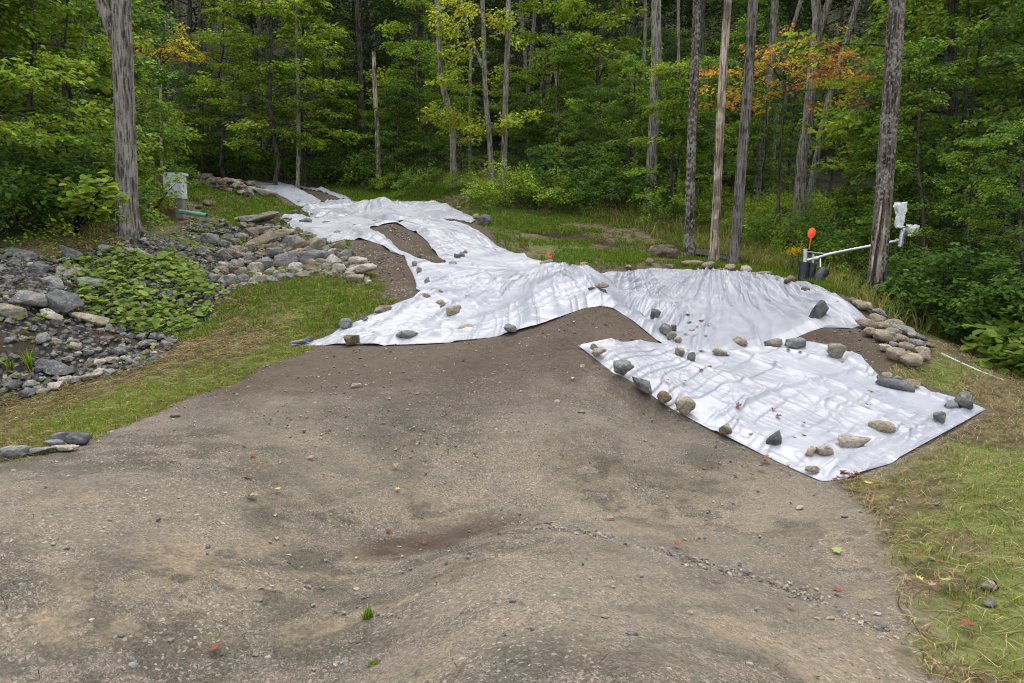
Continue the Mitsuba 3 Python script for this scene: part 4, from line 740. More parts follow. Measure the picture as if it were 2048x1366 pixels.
BOULD = [(110,622,72,'d','large dark angular boulder on the ditch bank',.62,1.4),(50,616,56,'g','grey slab left of the large dark boulder',.55,1.3),(15,638,50,'n','brownish boulder at the left edge of the picture',.5,1.3),(167,651,58,'t','tan slab tilted right of the large dark boulder',.35,1.7),(217,512,50,'g','grey slab below the bushes, nearest the thick maple',.4,1.6),(34,519,54,'d','flat dark rock under the ferns at far left',.3,1.7),(74,549,44,'d','dark rock above the large dark boulder',.5,1.2),(101,575,44,'g','grey rock just above the large dark boulder',.5,1.3),
 (180,578,48,'g','grey rock among the round leaves',.45,1.4),(135,552,42,'p','pale rock among the round leaves',.4,1.3),(95,640,38,'p','pale flat stone right below the large dark boulder',.35,1.6),(129,517,52,'d','flat dark rock left of the grey slab below the bushes',.35,1.6),(259,511,24,'t','small tan stone at the foot of the thick maple',.6,1.2),(283,518,34,'t','long tan stone at the foot of the thick maple',.4,1.6),(99,752,64,'d','flat wet dark rock in the ditch bed',.25,1.9),
 (82,689,26,'g','grey stone lying alone in the dark earth of the ditch',.8,1.0),(148,700,22,'p','pale grey stone in the bed of the ditch',.6,1.2),(245,711,32,'d','dark stone at the edge of the grass bank, right end',.6,1.3),(221,727,26,'t','tan stone in the row edging the ditch, left of the dark one',.5,1.3),(199,732,22,'p','pale stone in the row edging the ditch, third from the right',.5,1.2),(253,721,20,'p','pale stone in the row edging the ditch, right end',.5,1.2),(275,726,24,'t','tan stone at the right end of the row edging the ditch',.4,1.4),
 (180,763,32,'t','tan stone in the row edging the ditch, middle',.5,1.3),(198,752,24,'p','pale stone in the row edging the ditch, right of the middle',.5,1.2),(130,768,24,'p','pale stone in the row edging the ditch, left of the middle',.55,1.2),(108,782,28,'p','pale stone in the row edging the ditch, second from the left',.5,1.3),(86,792,22,'t','tan stone in the row edging the ditch, leftmost',.5,1.2),(151,765,20,'t','small tan stone in the row edging the ditch',.5,1.2),(51,797,28,'d','dark stone at the lower end of the ditch',.6,1.2),
 (28,780,26,'d','dark stone in the ditch at the left edge of the picture',.6,1.2),(60,778,24,'g','grey stone in the lower ditch',.6,1.2),
 (131,896,64,'d','big purplish boulder at the corner of the dirt, lower left',.55,1.3),(104,899,44,'g','grey rock wedged left of the big purplish boulder',.45,1.4),(20,921,46,'g','grey rock at the left edge of the picture, lower left',.6,1.2),(72,913,46,'g','flat grey rock between the two rocks at lower left',.4,1.5),(122,907,44,'p','pale sunken rock in front of the big purplish boulder',.3,1.6)]
for px, py, w, t, lab, fl, lo in BOULD: stone(_r, px, py, w * .9, t, lab, fl, .8, lo, group=BG_, sink=.2, lift=.02, name='boulder')
FG = 'stones of the far heap'
for i in range(60):                                        # the far heap at the head of the track
    px = _r.uniform(385, 505); py = 352 + (px - 385) * .22 + _r.uniform(0, 16) - (4 if px < 420 else 0); t = _r.choice(list('tgpbn')); w = _r.uniform(11, 20)
    stone(_r, px, py + 4, w, t, f'{TONE[t]} stone on the far stone heap', .65, .8, 1.3, group=FG, sink=.05, lift=.22 if i % 3 == 0 else .05, name='far_stone')
for px, py, w, t, lab in [(520,393,44,'p','long pale slab below the far stone heap, right end'),(452,384,22,'t','tan slab below the far stone heap, left'),(477,386,22,'g','grey slab below the far stone heap, middle'),(396,418,14,'g','grey stone by the green pipe, first'),(412,412,16,'b','brown stone by the green pipe, second'),(424,412,14,'b','brown stone by the green pipe, third'),(1325,515,44,'b','broken earthy stump on the grass, left of the slim dark trunk'),(1345,518,34,'b','lump of earth and roots beside the broken stump')]:
    stone(_r, px, py, w, t, lab, .75 if px > 1000 else (.4 if w > 20 else .7), .8, 1.6 if w > 20 else 1.1, group=None, name='flat_stone' if w > 20 and px < 600 else ('earth_clump' if px > 1000 else 'boulder'), cat='stone' if px < 1000 else 'clump')
# the ditch bed: stones past counting
def scatter(pg, n, r):
    x0, y0, x1, y1 = pg.bounds; out = np.zeros((0, 2))
    while len(out) < n:
        q = np.column_stack([r.uniform(x0, x1, n * 2), r.uniform(y0, y1, n * 2)]); out = np.vstack([out, q[inside(pg, q[:, 0], q[:, 1])]])
    return out[:n]
def spread(name, parent_label, protos, pts, sizes, bsdf, r, sink=.3, kind='stuff', lift=0.0, smooth=False):
    V, F, off = [], [], 0
    z = ground(pts[:, 0], pts[:, 1]); which = r.integers(len(protos), size=len(pts)); a = r.uniform(0, 6.28, len(pts))
    for k, m in enumerate(protos):
        i = np.nonzero(which == k)[0]
        if not len(i): continue
        c, s = np.cos(a[i]), np.sin(a[i]); v = m.vertices
        P = np.stack([v[None, :, 0] * c[:, None] - v[None, :, 1] * s[:, None], v[None, :, 0] * s[:, None] + v[None, :, 1] * c[:, None], np.broadcast_to(v[None, :, 2], (len(i), len(v)))], -1) * sizes[i][:, None, None]
        P += np.stack([pts[i, 0], pts[i, 1], z[i] + sizes[i] * (.5 - sink) * abs(np.ptp(v[:, 2])) + lift], -1)[:, None]
        V.append(P.reshape(-1, 3)); F.append((m.faces[None] + (np.arange(len(i)) * len(v))[:, None, None]).reshape(-1, 3) + off); off += len(i) * len(v)
    k = key_of(name); scene[k] = mikit.ply(trimesh.Trimesh(np.vstack(V), np.vstack(F), process=False), bsdf, smooth=smooth)
    if parent_label: tag(k, parent_label, kind=kind)
    return k
def pebble_protos(r, n=8, sub=False):
    out = []
    for _ in range(n):
        p = r.normal(size=(11, 3)); p /= np.linalg.norm(p, axis=1, keepdims=True); p = np.sign(p) * np.abs(p) ** .8 * np.array([.62, .46, .36]); h = ConvexHull(p)
        m = trimesh.Trimesh(p, h.simplices, process=True); m.fix_normals(); out.append(m.subdivide() if sub else m)
    return out
PEB = pebble_protos(np.random.default_rng(3), 10)
_bed = DITCH.difference(DIRT.buffer(.1)).buffer(0)
for t, n, lo, hi_ in (('d', 1500, .035, .17), ('g', 1500, .035, .18), ('n', 900, .035, .15), ('b', 900, .03, .12), ('p', 350, .035, .13)):
    spread('ditch_stones', f'loose {TONE[t]} stones in the bed of the ditch', PEB, scatter(_bed, n, _r), _r.uniform(0, 1, n) ** 2.2 * (hi_ - lo) + lo, 'stone_' + t, _r, .3)
_heap = poly([(480,440),(560,434),(690,492),(738,566),(600,556),(470,580),(430,560),(430,510)])
for t, n in (('g', 130), ('n', 110), ('t', 90), ('b', 70)):
    spread('heap_rubble', f'small {TONE[t]} rubble between the stones of the long heap', PEB, scatter(_heap, n, _r), _r.uniform(.10, .26, n), 'stone_' + t, _r, .25)
# gravel and pebbles on the dirt, thickest in the washed-out line round the near hump
def band(line, n, r, w):
    L = LineString([tuple(hit(*q)[:2]) for q in line]); out = []
    for _ in range(n):
        c = L.interpolate(r.random(), normalized=True); out.append([c.x + r.normal(0, w), c.y + r.normal(0, w)])
    return np.array(out)
_fore = FORE.intersection(shapely.box(-6.5, 2.2, 7, 9)).difference(shapely.union_all([s.buffer(.05) for s in SHEETS]))
_wash = [(1040,1040),(1130,1058),(1250,1085),(1340,1108),(1450,1138),(1560,1170),(1650,1215),(1760,1260),(1830,1300),(1880,1345)]
for t, n1, n2, n3 in (('p', 520, 420, 24), ('g', 800, 460, 40), ('d', 260, 90, 20), ('t', 620, 300, 30)):
    pts = np.vstack([scatter(_fore, n1, _r), band(_wash, n2, _r, .055), band([(1020,1045),(940,1100),(800,1200),(700,1366)], n3, _r, .12), band([(1700,980),(1760,1030),(1830,1110)], n3, _r, .08)])
    spread('gravel', f'{TONE[t]} gravel strewn over the bare dirt', PEB, pts, .006 + .026 * _r.random(len(pts)) ** 5, 'stone_' + t, _r, .2)
_mound = FORE.intersection(shapely.box(-4, 6.0, 3, 9.2)).difference(shapely.union_all([s.buffer(.08) for s in SHEETS])).buffer(0)
for t, n in (('p', 240), ('t', 200), ('g', 260), ('b', 240)):
    pts = np.vstack([scatter(_mound, n, _r), scatter(WEDGE.buffer(-.1), n // 2, _r), scatter(ISLE.buffer(-.2), n // 4, _r), scatter(RMOUND.buffer(-.1), n // 6, _r)])
    spread('gravel', f'{TONE[t]} chips of stone on the raised earth', PEB, pts, np.where(pts[:, 1] > 9.3, .025, .012) + .024 * _r.random(len(pts)) ** 4, 'stone_' + t, _r, .2)
for px, py, w, t in [(1025,1205,13,'g'),(514,1204,14,'g'),(615,1176,12,'t'),(1210,1237,15,'t'),(1635,1240,12,'t'),(1660,1240,15,'t'),(1756,1232,14,'p'),(545,1184,10,'d'),(265,1334,14,'g'),(240,1275,10,'g'),(341,1283,10,'g'),(1264,1274,22,'d'),(1600,1018,14,'p'),(1690,1035,12,'t'),(712,1180,11,'p'),(534,1318,11,'p'),(1500,1330,12,'p'),(1990,1178,27,'n'),(1985,1212,22,'g'),(1878,1010,13,'g'),(1806,1005,16,'t'),(1785,1018,12,'p'),(348,836,16,'g'),(776,800,10,'p'),(710,776,20,'p'),(1166,735,10,'p'),(444,1049,9,'p'),(630,1150,10,'g'),(798,1096,9,'p'),(1115,805,12,'p'),(1108,1193,10,'p'),(1225,1175,10,'p')]:
    stone(_r, px, py, w, t, f'{TONE[t]} pebble on the {"grass at right" if px > 1850 else "foreground dirt"}', .6, .6, 1.3, group='pebbles in the foreground', sink=.25, lift=0, name='pebble', cat='pebble')

# ------------------------------------------------------------------ grass, straw, ground cover, fallen leaves
def add_blades(name, label, pts, h, wid, col, r, bend=.5, var=.25, n=9, spread_=.03, kind='stuff', lie=0.0):
    """Tufts of blades: each blade a bent tapering strip."""
    m = len(pts) * n; base = np.repeat(pts, n, 0) + r.normal(0, spread_, (m, 2))
    z = ground(base[:, 0], base[:, 1]); a = r.uniform(0, 6.28, m); H = np.repeat(h, n) * r.uniform(.5, 1.2, m)
    out = np.stack([np.cos(a), np.sin(a)], 1); side = np.stack([-np.sin(a), np.cos(a)], 1) * wid * r.uniform(.6, 1.3, (m, 1))
    b = bend * r.uniform(.2, 1.3, m)
    def lay(t, k):
        c = np.column_stack([base + out * (H * b * t ** 1.7)[:, None], z - .01 + H * t * (1 - .45 * b * t) * (1 - lie)])
        return c + np.column_stack([side * k, np.zeros(m)]), c - np.column_stack([side * k, np.zeros(m)])
    l0, r0 = lay(0, 1); l1, r1 = lay(.55, .75); tip, _ = lay(1.0, 0)
    v = np.stack([l0, r0, l1, r1, tip], 1).reshape(-1, 3); o = np.arange(m)[:, None, None] * 5
    f = (np.array([[0, 1, 3], [0, 3, 2], [2, 3, 4]])[None] + o).reshape(-1, 3)
    c = np.tile(np.asarray(col, float), (m, 1)) * np.exp(r.normal(0, var, (m, 1))) * np.exp(r.normal(0, .15, (m, 3)))
    k = key_of(name); scene[k] = mikit.ply(trimesh.Trimesh(v, f, process=False), 'leaf_material', color=np.clip(np.repeat(c, 5, 0), 0, .8))
    if label: tag(k, label, kind=kind)
_r = np.random.default_rng(77)
ALLF = shapely.union_all([s.buffer(.03) for s in SHEETS])
_open = shapely.union_all([DIRT.buffer(-.06), DITCH.buffer(-.12), WOODS.buffer(.1)])
_left = shapely.box(-9.2, 4.5, -.9, 13.2).difference(_open).buffer(0)
_right = shapely.box(1.3, 2.0, 8.6, 9.6).difference(_open).buffer(0)
_mid = shapely.box(-6.5, 10, 8, 31).difference(_open).difference(ALLF.buffer(.05)).buffer(0)
_far = poly([(380,350),(480,362),(560,398),(600,425),(555,434),(470,450),(400,425),(350,380)]).union(poly([(640,345),(900,372),(1010,385),(1010,410),(900,405),(700,395),(640,375)])).difference(ALLF).buffer(0)
def pick(pg, n, scale, lo, hi_, seed):
    q = scatter(pg, n, _r); m = fbm2(q[:, 0], q[:, 1], scale, 3, seed); return q[_r.random(len(q)) < sstep(lo, hi_, m)]
GREEN, FRESH, OLIVE, STRAW = (.13, .20, .028), (.195, .285, .036), (.16, .170, .05), (.42, .33, .17)
for pg, n, h in ((_left, 16000, .06), (_right, 6500, .045)):
    q = scatter(pg, n, _r); q = q[_r.random(len(q)) < np.clip(.55 + (signed(LAWN, q[:, 0], q[:, 1]) + .08) * 2.2 + (fbm2(q[:, 0], q[:, 1], .4, 3, 31) - .5) * 2.4, .05, 1)]; add_blades('grass', 'thin young grass coming up on the seeded bank', q, np.full(len(q), h), .0028, FRESH, _r)
    q = pick(pg, n // 2, .7, .30, .55, 33); add_blades('grass', 'sparse dull grass on the seeded bank', q, np.full(len(q), h), .003, OLIVE, _r)
q = pick(_mid, 30000, 1.3, .38, .56, 35); add_blades('grass', 'grass on the bank between track and woods', q, _r.uniform(.05, .15, len(q)), .006, GREEN, _r)
_tallg = WOODS.buffer(2.0).difference(WOODS.buffer(-1.2)).intersection(shapely.box(-7, 10, 9, 34)).difference(shapely.union_all([DIRT.buffer(.1), DITCH.buffer(.15)])).buffer(0)
q = pick(_tallg, 6500, 1.3, .30, .5, 36); add_blades('tall_grass', 'long yellowish grass along the edge of the woods', q, _r.uniform(.18, .48, len(q)), .006, (.21, .25, .06), _r, .7, n=10, spread_=.07)
q = pick(_tallg, 2200, 1.3, .30, .5, 37); add_blades('tall_grass', 'long straw-coloured grass along the edge of the woods', q, _r.uniform(.2, .5, len(q)), .005, (.36, .30, .14), _r, .8, n=8, spread_=.07)
q = pick(_far, 5000, 1.6, .3, .5, 38); add_blades('grass', 'grass on the hump left of the far track', q, _r.uniform(.07, .16, len(q)), .010, GREEN, _r)
def dry(pg, n):
    q = scatter(pg, n, _r); return q[_r.random(len(q)) < np.clip(.5 - signed(LAWN, q[:, 0], q[:, 1]) * 1.6 + (fbm2(q[:, 0], q[:, 1], .5, 3, 32) - .5) * 2.5, .42, 1)]
def straw(name, label, q, lo, hi_, wid, col, r, flow=None):
    m = len(q); a = (r.uniform(0, 3.14, m) if flow is None else flow + r.normal(0, .5, m)); L = r.uniform(lo, hi_, m) / 2
    d = np.stack([np.cos(a), np.sin(a)], 1); s = np.stack([-np.sin(a), np.cos(a)], 1) * wid; bow = r.normal(0, .06, m)[:, None] * L[:, None] * s / wid
    p0, p1, p2 = q - d * L[:, None], q + bow, q + d * L[:, None]
    Z = lambda p, e: np.column_stack([p, ground(p[:, 0], p[:, 1]) + e])
    e0, e1, e2 = r.uniform(.0, .03, m), r.uniform(.012, .05, m), r.uniform(.0, .04, m)
    v = np.stack([Z(p0, e0), Z(p1 + s, e1), Z(p1 - s, e1), Z(p2, e2)], 1).reshape(-1, 3); o = np.arange(m)[:, None, None] * 4
    f = (np.array([[0, 2, 1], [1, 2, 3]])[None] + o).reshape(-1, 3)
    c = np.asarray(col) * np.exp(r.normal(0, .3, (m, 1))) * np.exp(r.normal(0, .08, (m, 3)))
    k = key_of(name); scene[k] = mikit.ply(trimesh.Trimesh(v, f, process=False), 'leaf_material', color=np.clip(np.repeat(c, 4, 0), 0, .8)); tag(k, label, kind='stuff')
straw('straw', 'dry straw mulch on the left bank', dry(_left, 15000), .10, .34, .0038, STRAW, _r, .25)
straw('straw', 'dark rotted straw on the left bank', dry(_left, 9000), .08, .25, .003, (.10, .068, .04), _r)
straw('straw', 'dry straw mulch on the right bank', dry(_right, 32000), .06, .20, .0024, STRAW, _r)
straw('straw', 'dark rotted straw on the right bank', dry(_right, 7000), .08, .25, .0028, (.10, .068, .04), _r)
straw('straw', 'straw on the bank between track and woods', pick(_mid, 9000, 1.0, .4, .6, 55), .12, .4, .005, (.17, .125, .075), _r)
straw('twigs', 'fine dead twigs and roots on the foreground dirt', scatter(_fore, 260, _r), .03, .14, .0018, (.055, .040, .028), _r)
# broad-leaved ground cover: colt's-foot in the ditch, burdock at the right edge
def cover(name, label, pg, n, size, col, second, r, zlo, zhi):
    q = scatter(pg, n, r); m = fbm2(q[:, 0], q[:, 1], .7, 3, 71); q = q[r.random(len(q)) < sstep(.36, .56, m + (size > .13))]; k = len(q)
    pos = np.column_stack([q, ground(q[:, 0], q[:, 1]) + r.uniform(zlo, zhi, k)]); a = r.uniform(0, 6.28, k)
    fwd = np.column_stack([np.cos(a), np.sin(a), r.normal(-.1, .2, k)]); up = np.column_stack([r.normal(0, .35, k), r.normal(-.3, .35, k), np.ones(k)])
    v, f = leaves(pos, fwd, up, size * r.uniform(.55, 1.25, k), BROAD)
    c = np.tile(np.asarray(col, float), (k, 1)); p = r.random(k) < .25; c[p] = second
    c = c * np.exp(r.normal(0, .22, (k, 1))); kk = key_of(name)
    scene[kk] = mikit.ply(trimesh.Trimesh(v, f, process=False), 'leaf_material', color=np.clip(np.repeat(c, 6, 0), 0, .8)); tag(kk, label, kind='stuff')
_patch = poly([(120,530),(200,510),(300,512),(390,535),(425,580),(420,640),(360,672),(260,668),(190,635),(150,590)])
cover('ground_cover', 'patch of round-leaved plants on the ditch bank', _patch, 1700, .11, (.20, .29, .075), (.28, .34, .085), _r, .02, .2)
cover('ground_cover', 'sprinkling of small green weeds among the ditch stones', DITCH, 3200, .065, (.17, .25, .05), (.26, .29, .07), _r, .02, .14)
_dock = Polygon([tuple(hit(*q)[:2]) for q in [(1790,640),(1890,672),(1960,728),(2048,765)]] + [(8.6, 7.6), (9.6, 10.5), (6.4, 11.4)]).buffer(0)
cover('ground_cover', 'big-leaved green plants carpeting the ground at the right edge', _dock, 3600, .14, (.15, .235, .045), (.22, .28, .055), _r, .05, .42)
# ferns and low herbs under the trees
_low = WOODS.buffer(.5).intersection(shapely.box(-13, 6, 13, 26)).difference(shapely.union_all([_dock, DITCH, DIRT.buffer(.3)])).buffer(0)
q = scatter(_low, 3800, _r); q = q[_r.random(len(q)) < sstep(.3, .55, fbm2(q[:, 0], q[:, 1], 1.5, 3, 81))]
_sp = np.column_stack([q, ground(q[:, 0], q[:, 1]) + _r.uniform(.06, .55, len(q)) ** 1.3]); _a = _r.uniform(0, 6.28, len(q))
_m, _c = crown_mesh(_r, _sp, np.column_stack([np.cos(_a), np.sin(_a), np.full(len(q), .25)]), _r.uniform(.6, 1.2, len(q)), 26, .5, .2, .065, BRIGHT, .35, LIME, .25, .3)
_k = key_of('fern_layer'); scene[_k] = mikit.ply(_m, 'leaf_material', color=_c); tag(_k, 'ferns and low herbs under the trees', kind='stuff')
# fallen maple leaves
STAR = np.array([[0, 0, 0], [.12, .16, .05], [.30, .46, .12], [.45, .24, .03], [.72, .40, .10], [.70, .14, .03], [1.0, 0, .10], [.70, -.14, .03], [.72, -.40, .10], [.45, -.24, .03], [.30, -.46, .12], [.12, -.16, .05]])
for _nm, _c in {'rust': (.150, .048, .026), 'brown': (.115, .055, .030), 'tan': (.25, .165, .11), 'yellow': (.40, .34, .09), 'lime': (.21, .26, .08)}.items():
    scene['fallen_' + _nm] = {'type': 'twosided', 'bsdf': {'type': 'principled', 'base_color': {'type': 'rgb', 'value': list(_c)}, 'roughness': .6, 'specular': .3}}
def fallen(px, py, w, tone, label, group, lift=.03):
    q = hit(px, py); s = w * np.linalg.norm(q - [0, 0, EYE_H]) / FOC
    v = STAR * s; v[:, 2] *= _r.uniform(.6, 2.6); v[:, 0] -= s / 2; v = v @ rot(_r.uniform(0, 6.28), _r.uniform(-.35, .35), _r.uniform(0, 6)).T
    f = np.array([[0, i + 1, i] for i in range(1, 11)]); m = trimesh.Trimesh(v, f, process=False)
    n = normal(q[0], q[1]); m.vertices = m.vertices + q + n * (lift - min(0, v[:, 2].min()) * .8)
    PX[put('fallen_leaf', m, 'fallen_' + tone, False, label, 'leaf', group)] = px
LG1, LG2, LG3 = 'fallen leaves on the plastic', 'fallen leaves on the dirt', 'fallen leaves at the front corner of the plastic'
for px, py, w, t in [(1475,822,16,'rust'),(1545,827,9,'rust'),(1556,842,10,'rust'),(1605,855,8,'rust'),(1732,820,11,'brown'),(1738,790,10,'yellow'),(1680,733,9,'brown'),(1366,770,9,'rust'),(1332,768,8,'brown'),(1400,749,8,'brown'),(1418,743,8,'brown'),(1384,668,16,'tan'),(1395,660,9,'brown'),(1410,680,12,'brown'),(1370,677,9,'brown'),(1380,652,10,'brown'),(1404,648,11,'tan'),(1340,615,8,'brown'),(1350,608,9,'brown'),(1362,640,9,'brown'),(1420,657,10,'tan'),(1464,619,8,'tan'),(1376,636,10,'brown'),(1455,720,8,'rust'),(1401,711,12,'tan'),(1357,722,8,'tan'),(1612,594,8,'rust'),(1576,708,8,'brown'),(1598,712,7,'brown'),(847,677,9,'tan'),(893,588,6,'brown'),(954,603,6,'brown'),(925,591,6,'brown'),(952,650,7,'brown'),(964,645,6,'brown'),(748,672,7,'brown'),(832,615,6,'brown'),(1586,885,9,'yellow'),(1500,876,8,'yellow'),(1605,880,9,'tan')]:
    fallen(px, py, w * 1.25, t, f'{ {"rust": "rust-red", "brown": "brown", "tan": "tan", "yellow": "yellow"}[t]} leaf lying on the {"nearest sheet" if py > 705 else ("right hollow" if px > 1250 else "left hollow")}', LG1, .05)
for px, py, w, t in [(1692,958,20,'rust'),(1705,962,18,'rust'),(1680,965,16,'rust'),(1698,970,16,'brown'),(1712,955,14,'rust'),(1688,950,14,'rust'),(1670,968,12,'rust'),(1720,966,12,'brown'),(1530,925,20,'rust'),(1522,942,18,'rust'),(1560,938,12,'brown'),(1574,941,9,'rust'),(1666,942,13,'rust'),(1640,917,20,'tan'),(1634,909,13,'rust'),(1503,957,10,'rust'),(1717,985,10,'rust'),(1745,958,10,'tan'),(1738,975,16,'yellow')]:
    fallen(px, py, w * 1.1, t, f'{ {"rust": "rust-red", "brown": "brown", "tan": "tan", "yellow": "yellow"}[t]} leaf in the drift at the front corner', LG3, .035)
for px, py, w, t, lab in [(430,1304,22,'rust','curled rust-red leaf at the bottom of the picture'),(505,915,11,'rust','rust leaf on the slope at left, upper'),(492,956,14,'rust','rust leaf on the slope at left, lower'),(506,998,20,'tan','pinkish tan maple leaf left of the yellow one'),(555,983,13,'yellow','pale yellow maple leaf on the dirt'),(776,1068,11,'rust','rust leaf at the edge of the wet patch'),(850,1091,10,'rust','orange leaf in the wet patch'),(794,983,10,'yellow','small yellow leaf left of the sandy rills'),(792,936,14,'tan','tan leaf on the mound foot'),(622,918,14,'tan','tan leaf on the middle of the left slope'),(1220,1043,18,'tan','large tan leaf beside the line of gravel'),(1352,1095,18,'rust','rust leaf on the line of gravel'),(1676,1190,18,'rust','rust leaf at the right end of the line of gravel'),(1580,1218,16,'tan','tan leaf on the near hump'),(1675,1108,20,'lime','lime-green leaf at the right edge of the dirt'),(1413,1048,9,'brown','brown leaf above the line of gravel'),(820,760,8,'rust','small rust leaf near the front edge of the main sheet'),(1212,650,9,'rust','rust leaf on the dirt face of the main mound'),(1145,760,8,'yellow','yellow leaf on the mound face')]:
    fallen(px, py, w * 1.15, t, lab, LG2, .02)
for px, py, w, t, lab in [(1893,1183,22,'lime','pale green leaf on the right grass'),(1925,1158,18,'tan','tan leaf on the right grass, upper'),(1883,1143,16,'rust','rust leaf on the right grass, upper'),(1950,1128,14,'rust','rust leaf on the right grass near the edge'),(1866,1190,16,'tan','tan leaf on the right grass, lower'),(1912,1227,14,'rust','rust leaf on the right grass, middle'),(1938,1272,26,'rust','orange-red leaf low on the right grass'),(1838,1178,14,'yellow','yellow leaf where dirt meets the right grass'),(1830,1020,11,'rust','rust leaf right of the leaf drift'),(1926,1048,9,'rust','small rust leaf on the right grass, highest'),(1838,1125,18,'rust','dark red leaf on the right grass edge'),(1920,735,10,'rust','rust leaf below the right stone pile')]:
    fallen(px, py, w, t, lab, 'fallen leaves on the right grass', .06)
_q = scatter(_right, 220, _r)
# ------------------------------------------------------------------ things that people put here
def principled(name, col, rough=.5, metal=0.0, spec=.5):
    scene[name] = {'type': 'twosided', 'bsdf': {'type': 'principled', 'base_color': {'type': 'rgb', 'value': list(col)}, 'roughness': rough, 'metallic': metal, 'specular': spec}}
def steel_fn(p, n, uv): return mix((.40, .42, .44), (.58, .60, .62), fbm(p.x * 14, p.y * 14, p.z * 14, 3))
scene['galvanised'] = {'type': 'principled', 'base_color': proc(steel_fn), 'roughness': .38, 'metallic': .75}
principled('black_pad', (.016, .018, .024), .55); principled('orange_plastic', (.85, .085, .02), .4); principled('white_cloth', (.66, .67, .70), .7, 0, .3)
principled('cabinet_paint', (.50, .53, .58), .4); principled('concrete', (.20, .19, .17), .9, 0, .2); principled('green_pipe', (.16, .34, .27), .4); principled('flag_orange', (.90, .16, .02), .5); principled('red_flag', (.75, .06, .02), .5); principled('black_board', (.022, .022, .024), .6)
def wood_fn(p, n, uv): return mix((.075, .052, .036), (.19, .14, .10), fbm(p.x * 30, p.y * 30, p.z * 2, 3))
scene['old_wood'] = {'type': 'principled', 'base_color': proc(wood_fn), 'roughness': .85}
def cloth(pts, radii, seed, sides=18):
    m = tube(*[z for z in (smooth_line(np.array(pts), .03)[0],)], 1.0, sides) if False else None
    p, t = smooth_line(np.array(pts), .025); rad = np.interp(t, np.linspace(0, 1, len(radii)), radii); m = tube(p, rad, sides)
    v = m.vertices.copy(); k = len(p) * sides; c = np.repeat(p, sides, 0); o = v[:k] - c; g = np.tile(np.arange(sides), len(p))
    f = .16 * (ridged(g * .9, np.repeat(t, sides) * 3.0, seed) - .5) + .12 * (meshkit.fbm(v[:k] * 14, 3, seed) - .5)
    v[:k] = c + o * (1 + f * 2)[:, None]; m.vertices = v; return m
LD = 12.1
def L(px, py, d=LD): return at(px, py, d)
lance = key_of('snowmaking_lance'); tag(lance, 'snowmaking lance: galvanised pipe arm on black padded posts with white bags over its head', 'snowmaking lance')
g0 = L(1609, 566); g0[2] = ground(g0[0], g0[1]) - .1
part(lance, 'post', tube([g0, L(1610.5, 499)], .036, 16), 'galvanised', 40)
part(lance, 'pad', trunk_mesh(np.array([[g0[0] - .06, g0[1], g0[2]], L(1606.5, 560), L(1608, 524)]), .088, .072, 3, 14, 0, .02), 'black_pad', 40, 'black padding round the main post')
p1 = L(1624, 568); p1[2] = ground(p1[0], p1[1]) - .1
part(lance, 'post', tube([p1, L(1626.5, 508)], .018, 12), 'galvanised', 40)
part(lance, 'pad', trunk_mesh(np.array([p1, L(1621, 560), L(1626, 526)]), .062, .066, 5, 14, 0, .03), 'black_pad', 40, 'black padding round the second post')
p2 = L(1636, 580, 11.8); p2[2] = ground(p2[0], p2[1]) - .05
part(lance, 'post', tube([L(1640.5, 548, 11.9), L(1640.5, 517)], .014, 10), 'galvanised', 40)
part(lance, 'pad', trunk_mesh(np.array([p2, L(1636, 566, 11.8), L(1646, 543, 11.9)]), .075, .095, 8, 14, 0, .12), 'black_pad', 40, 'slumped black padding, lowest of three')
part(lance, 'arm', tube([L(1614, 521), L(1660, 508), L(1797, 481)], .024, 14), 'galvanised', 40)
_a, _b = L(1616, 499), L(1668, 509)
part(lance, 'gusset', trimesh.Trimesh(*(lambda q: (np.vstack([q, q + [0, .012, 0]]), np.array([[0, 1, 2], [3, 5, 4], [0, 3, 4], [0, 4, 1], [1, 4, 5], [1, 5, 2], [2, 5, 3], [2, 3, 0]])))(np.array([_a, _b, L(1617, 506)])), process=False), 'galvanised', False, 'triangular plate bracing the arm')
part(lance, 'brace', tube([L(1614, 503), L(1628, 505), L(1662, 509)], .012, 8), 'galvanised', 40)
part(lance, 'head', tube([L(1800, 493), L(1804, 470), L(1808, 456)], .040, 16), 'galvanised', 40)
part(lance, 'joint', tube([L(1803, 461), L(1812, 457), L(1816, 466)], .052, 14), 'galvanised', 40)
def sack(c, w, d, h, seed, lean=0.0, pinch=.35):
    """A crumpled fabric bag pulled over something: a soft box gathered at its foot."""
    b = trimesh.creation.box([2, 2, 2]).subdivide().subdivide().subdivide().subdivide(); v = b.vertices.copy()
    rr = (np.abs(v[:, :2]) ** 5).sum(1) ** .2; v[:, :2] /= np.maximum(rr, 1e-6)[:, None] / np.abs(v[:, :2]).max(1)[:, None].clip(1e-6)
    t = (v[:, 2] + 1) / 2; g = 1 - pinch * np.exp(-t * 7) + .08 * np.sin(t * 5 + seed)
    v = v * np.array([w / 2, d / 2, h / 2]) * np.column_stack([g, g, np.ones(len(v))])
    nz = (ridged(v[:, 0] * 17 + v[:, 2] * 5, v[:, 2] * 6 + v[:, 1] * 12, seed) - .5) * .035 + (meshkit.fbm(v * 16 + seed, 3, seed) - .5) * .05
    v = v * (1 + nz[:, None] / np.maximum(np.linalg.norm(v, axis=1), .05)[:, None]); v[:, 0] += lean * v[:, 2]
    return trimesh.Trimesh(v + c, b.faces, process=False)
part(lance, 'bag', sack(L(1800, 430), .135, .11, .37, 3, .02), 'white_cloth', 45, 'tall white bag over the upright nozzle')
part(lance, 'bag_flap', sack(L(1794, 410), .085, .03, .06, 6, .4, 0), 'white_cloth', 45)
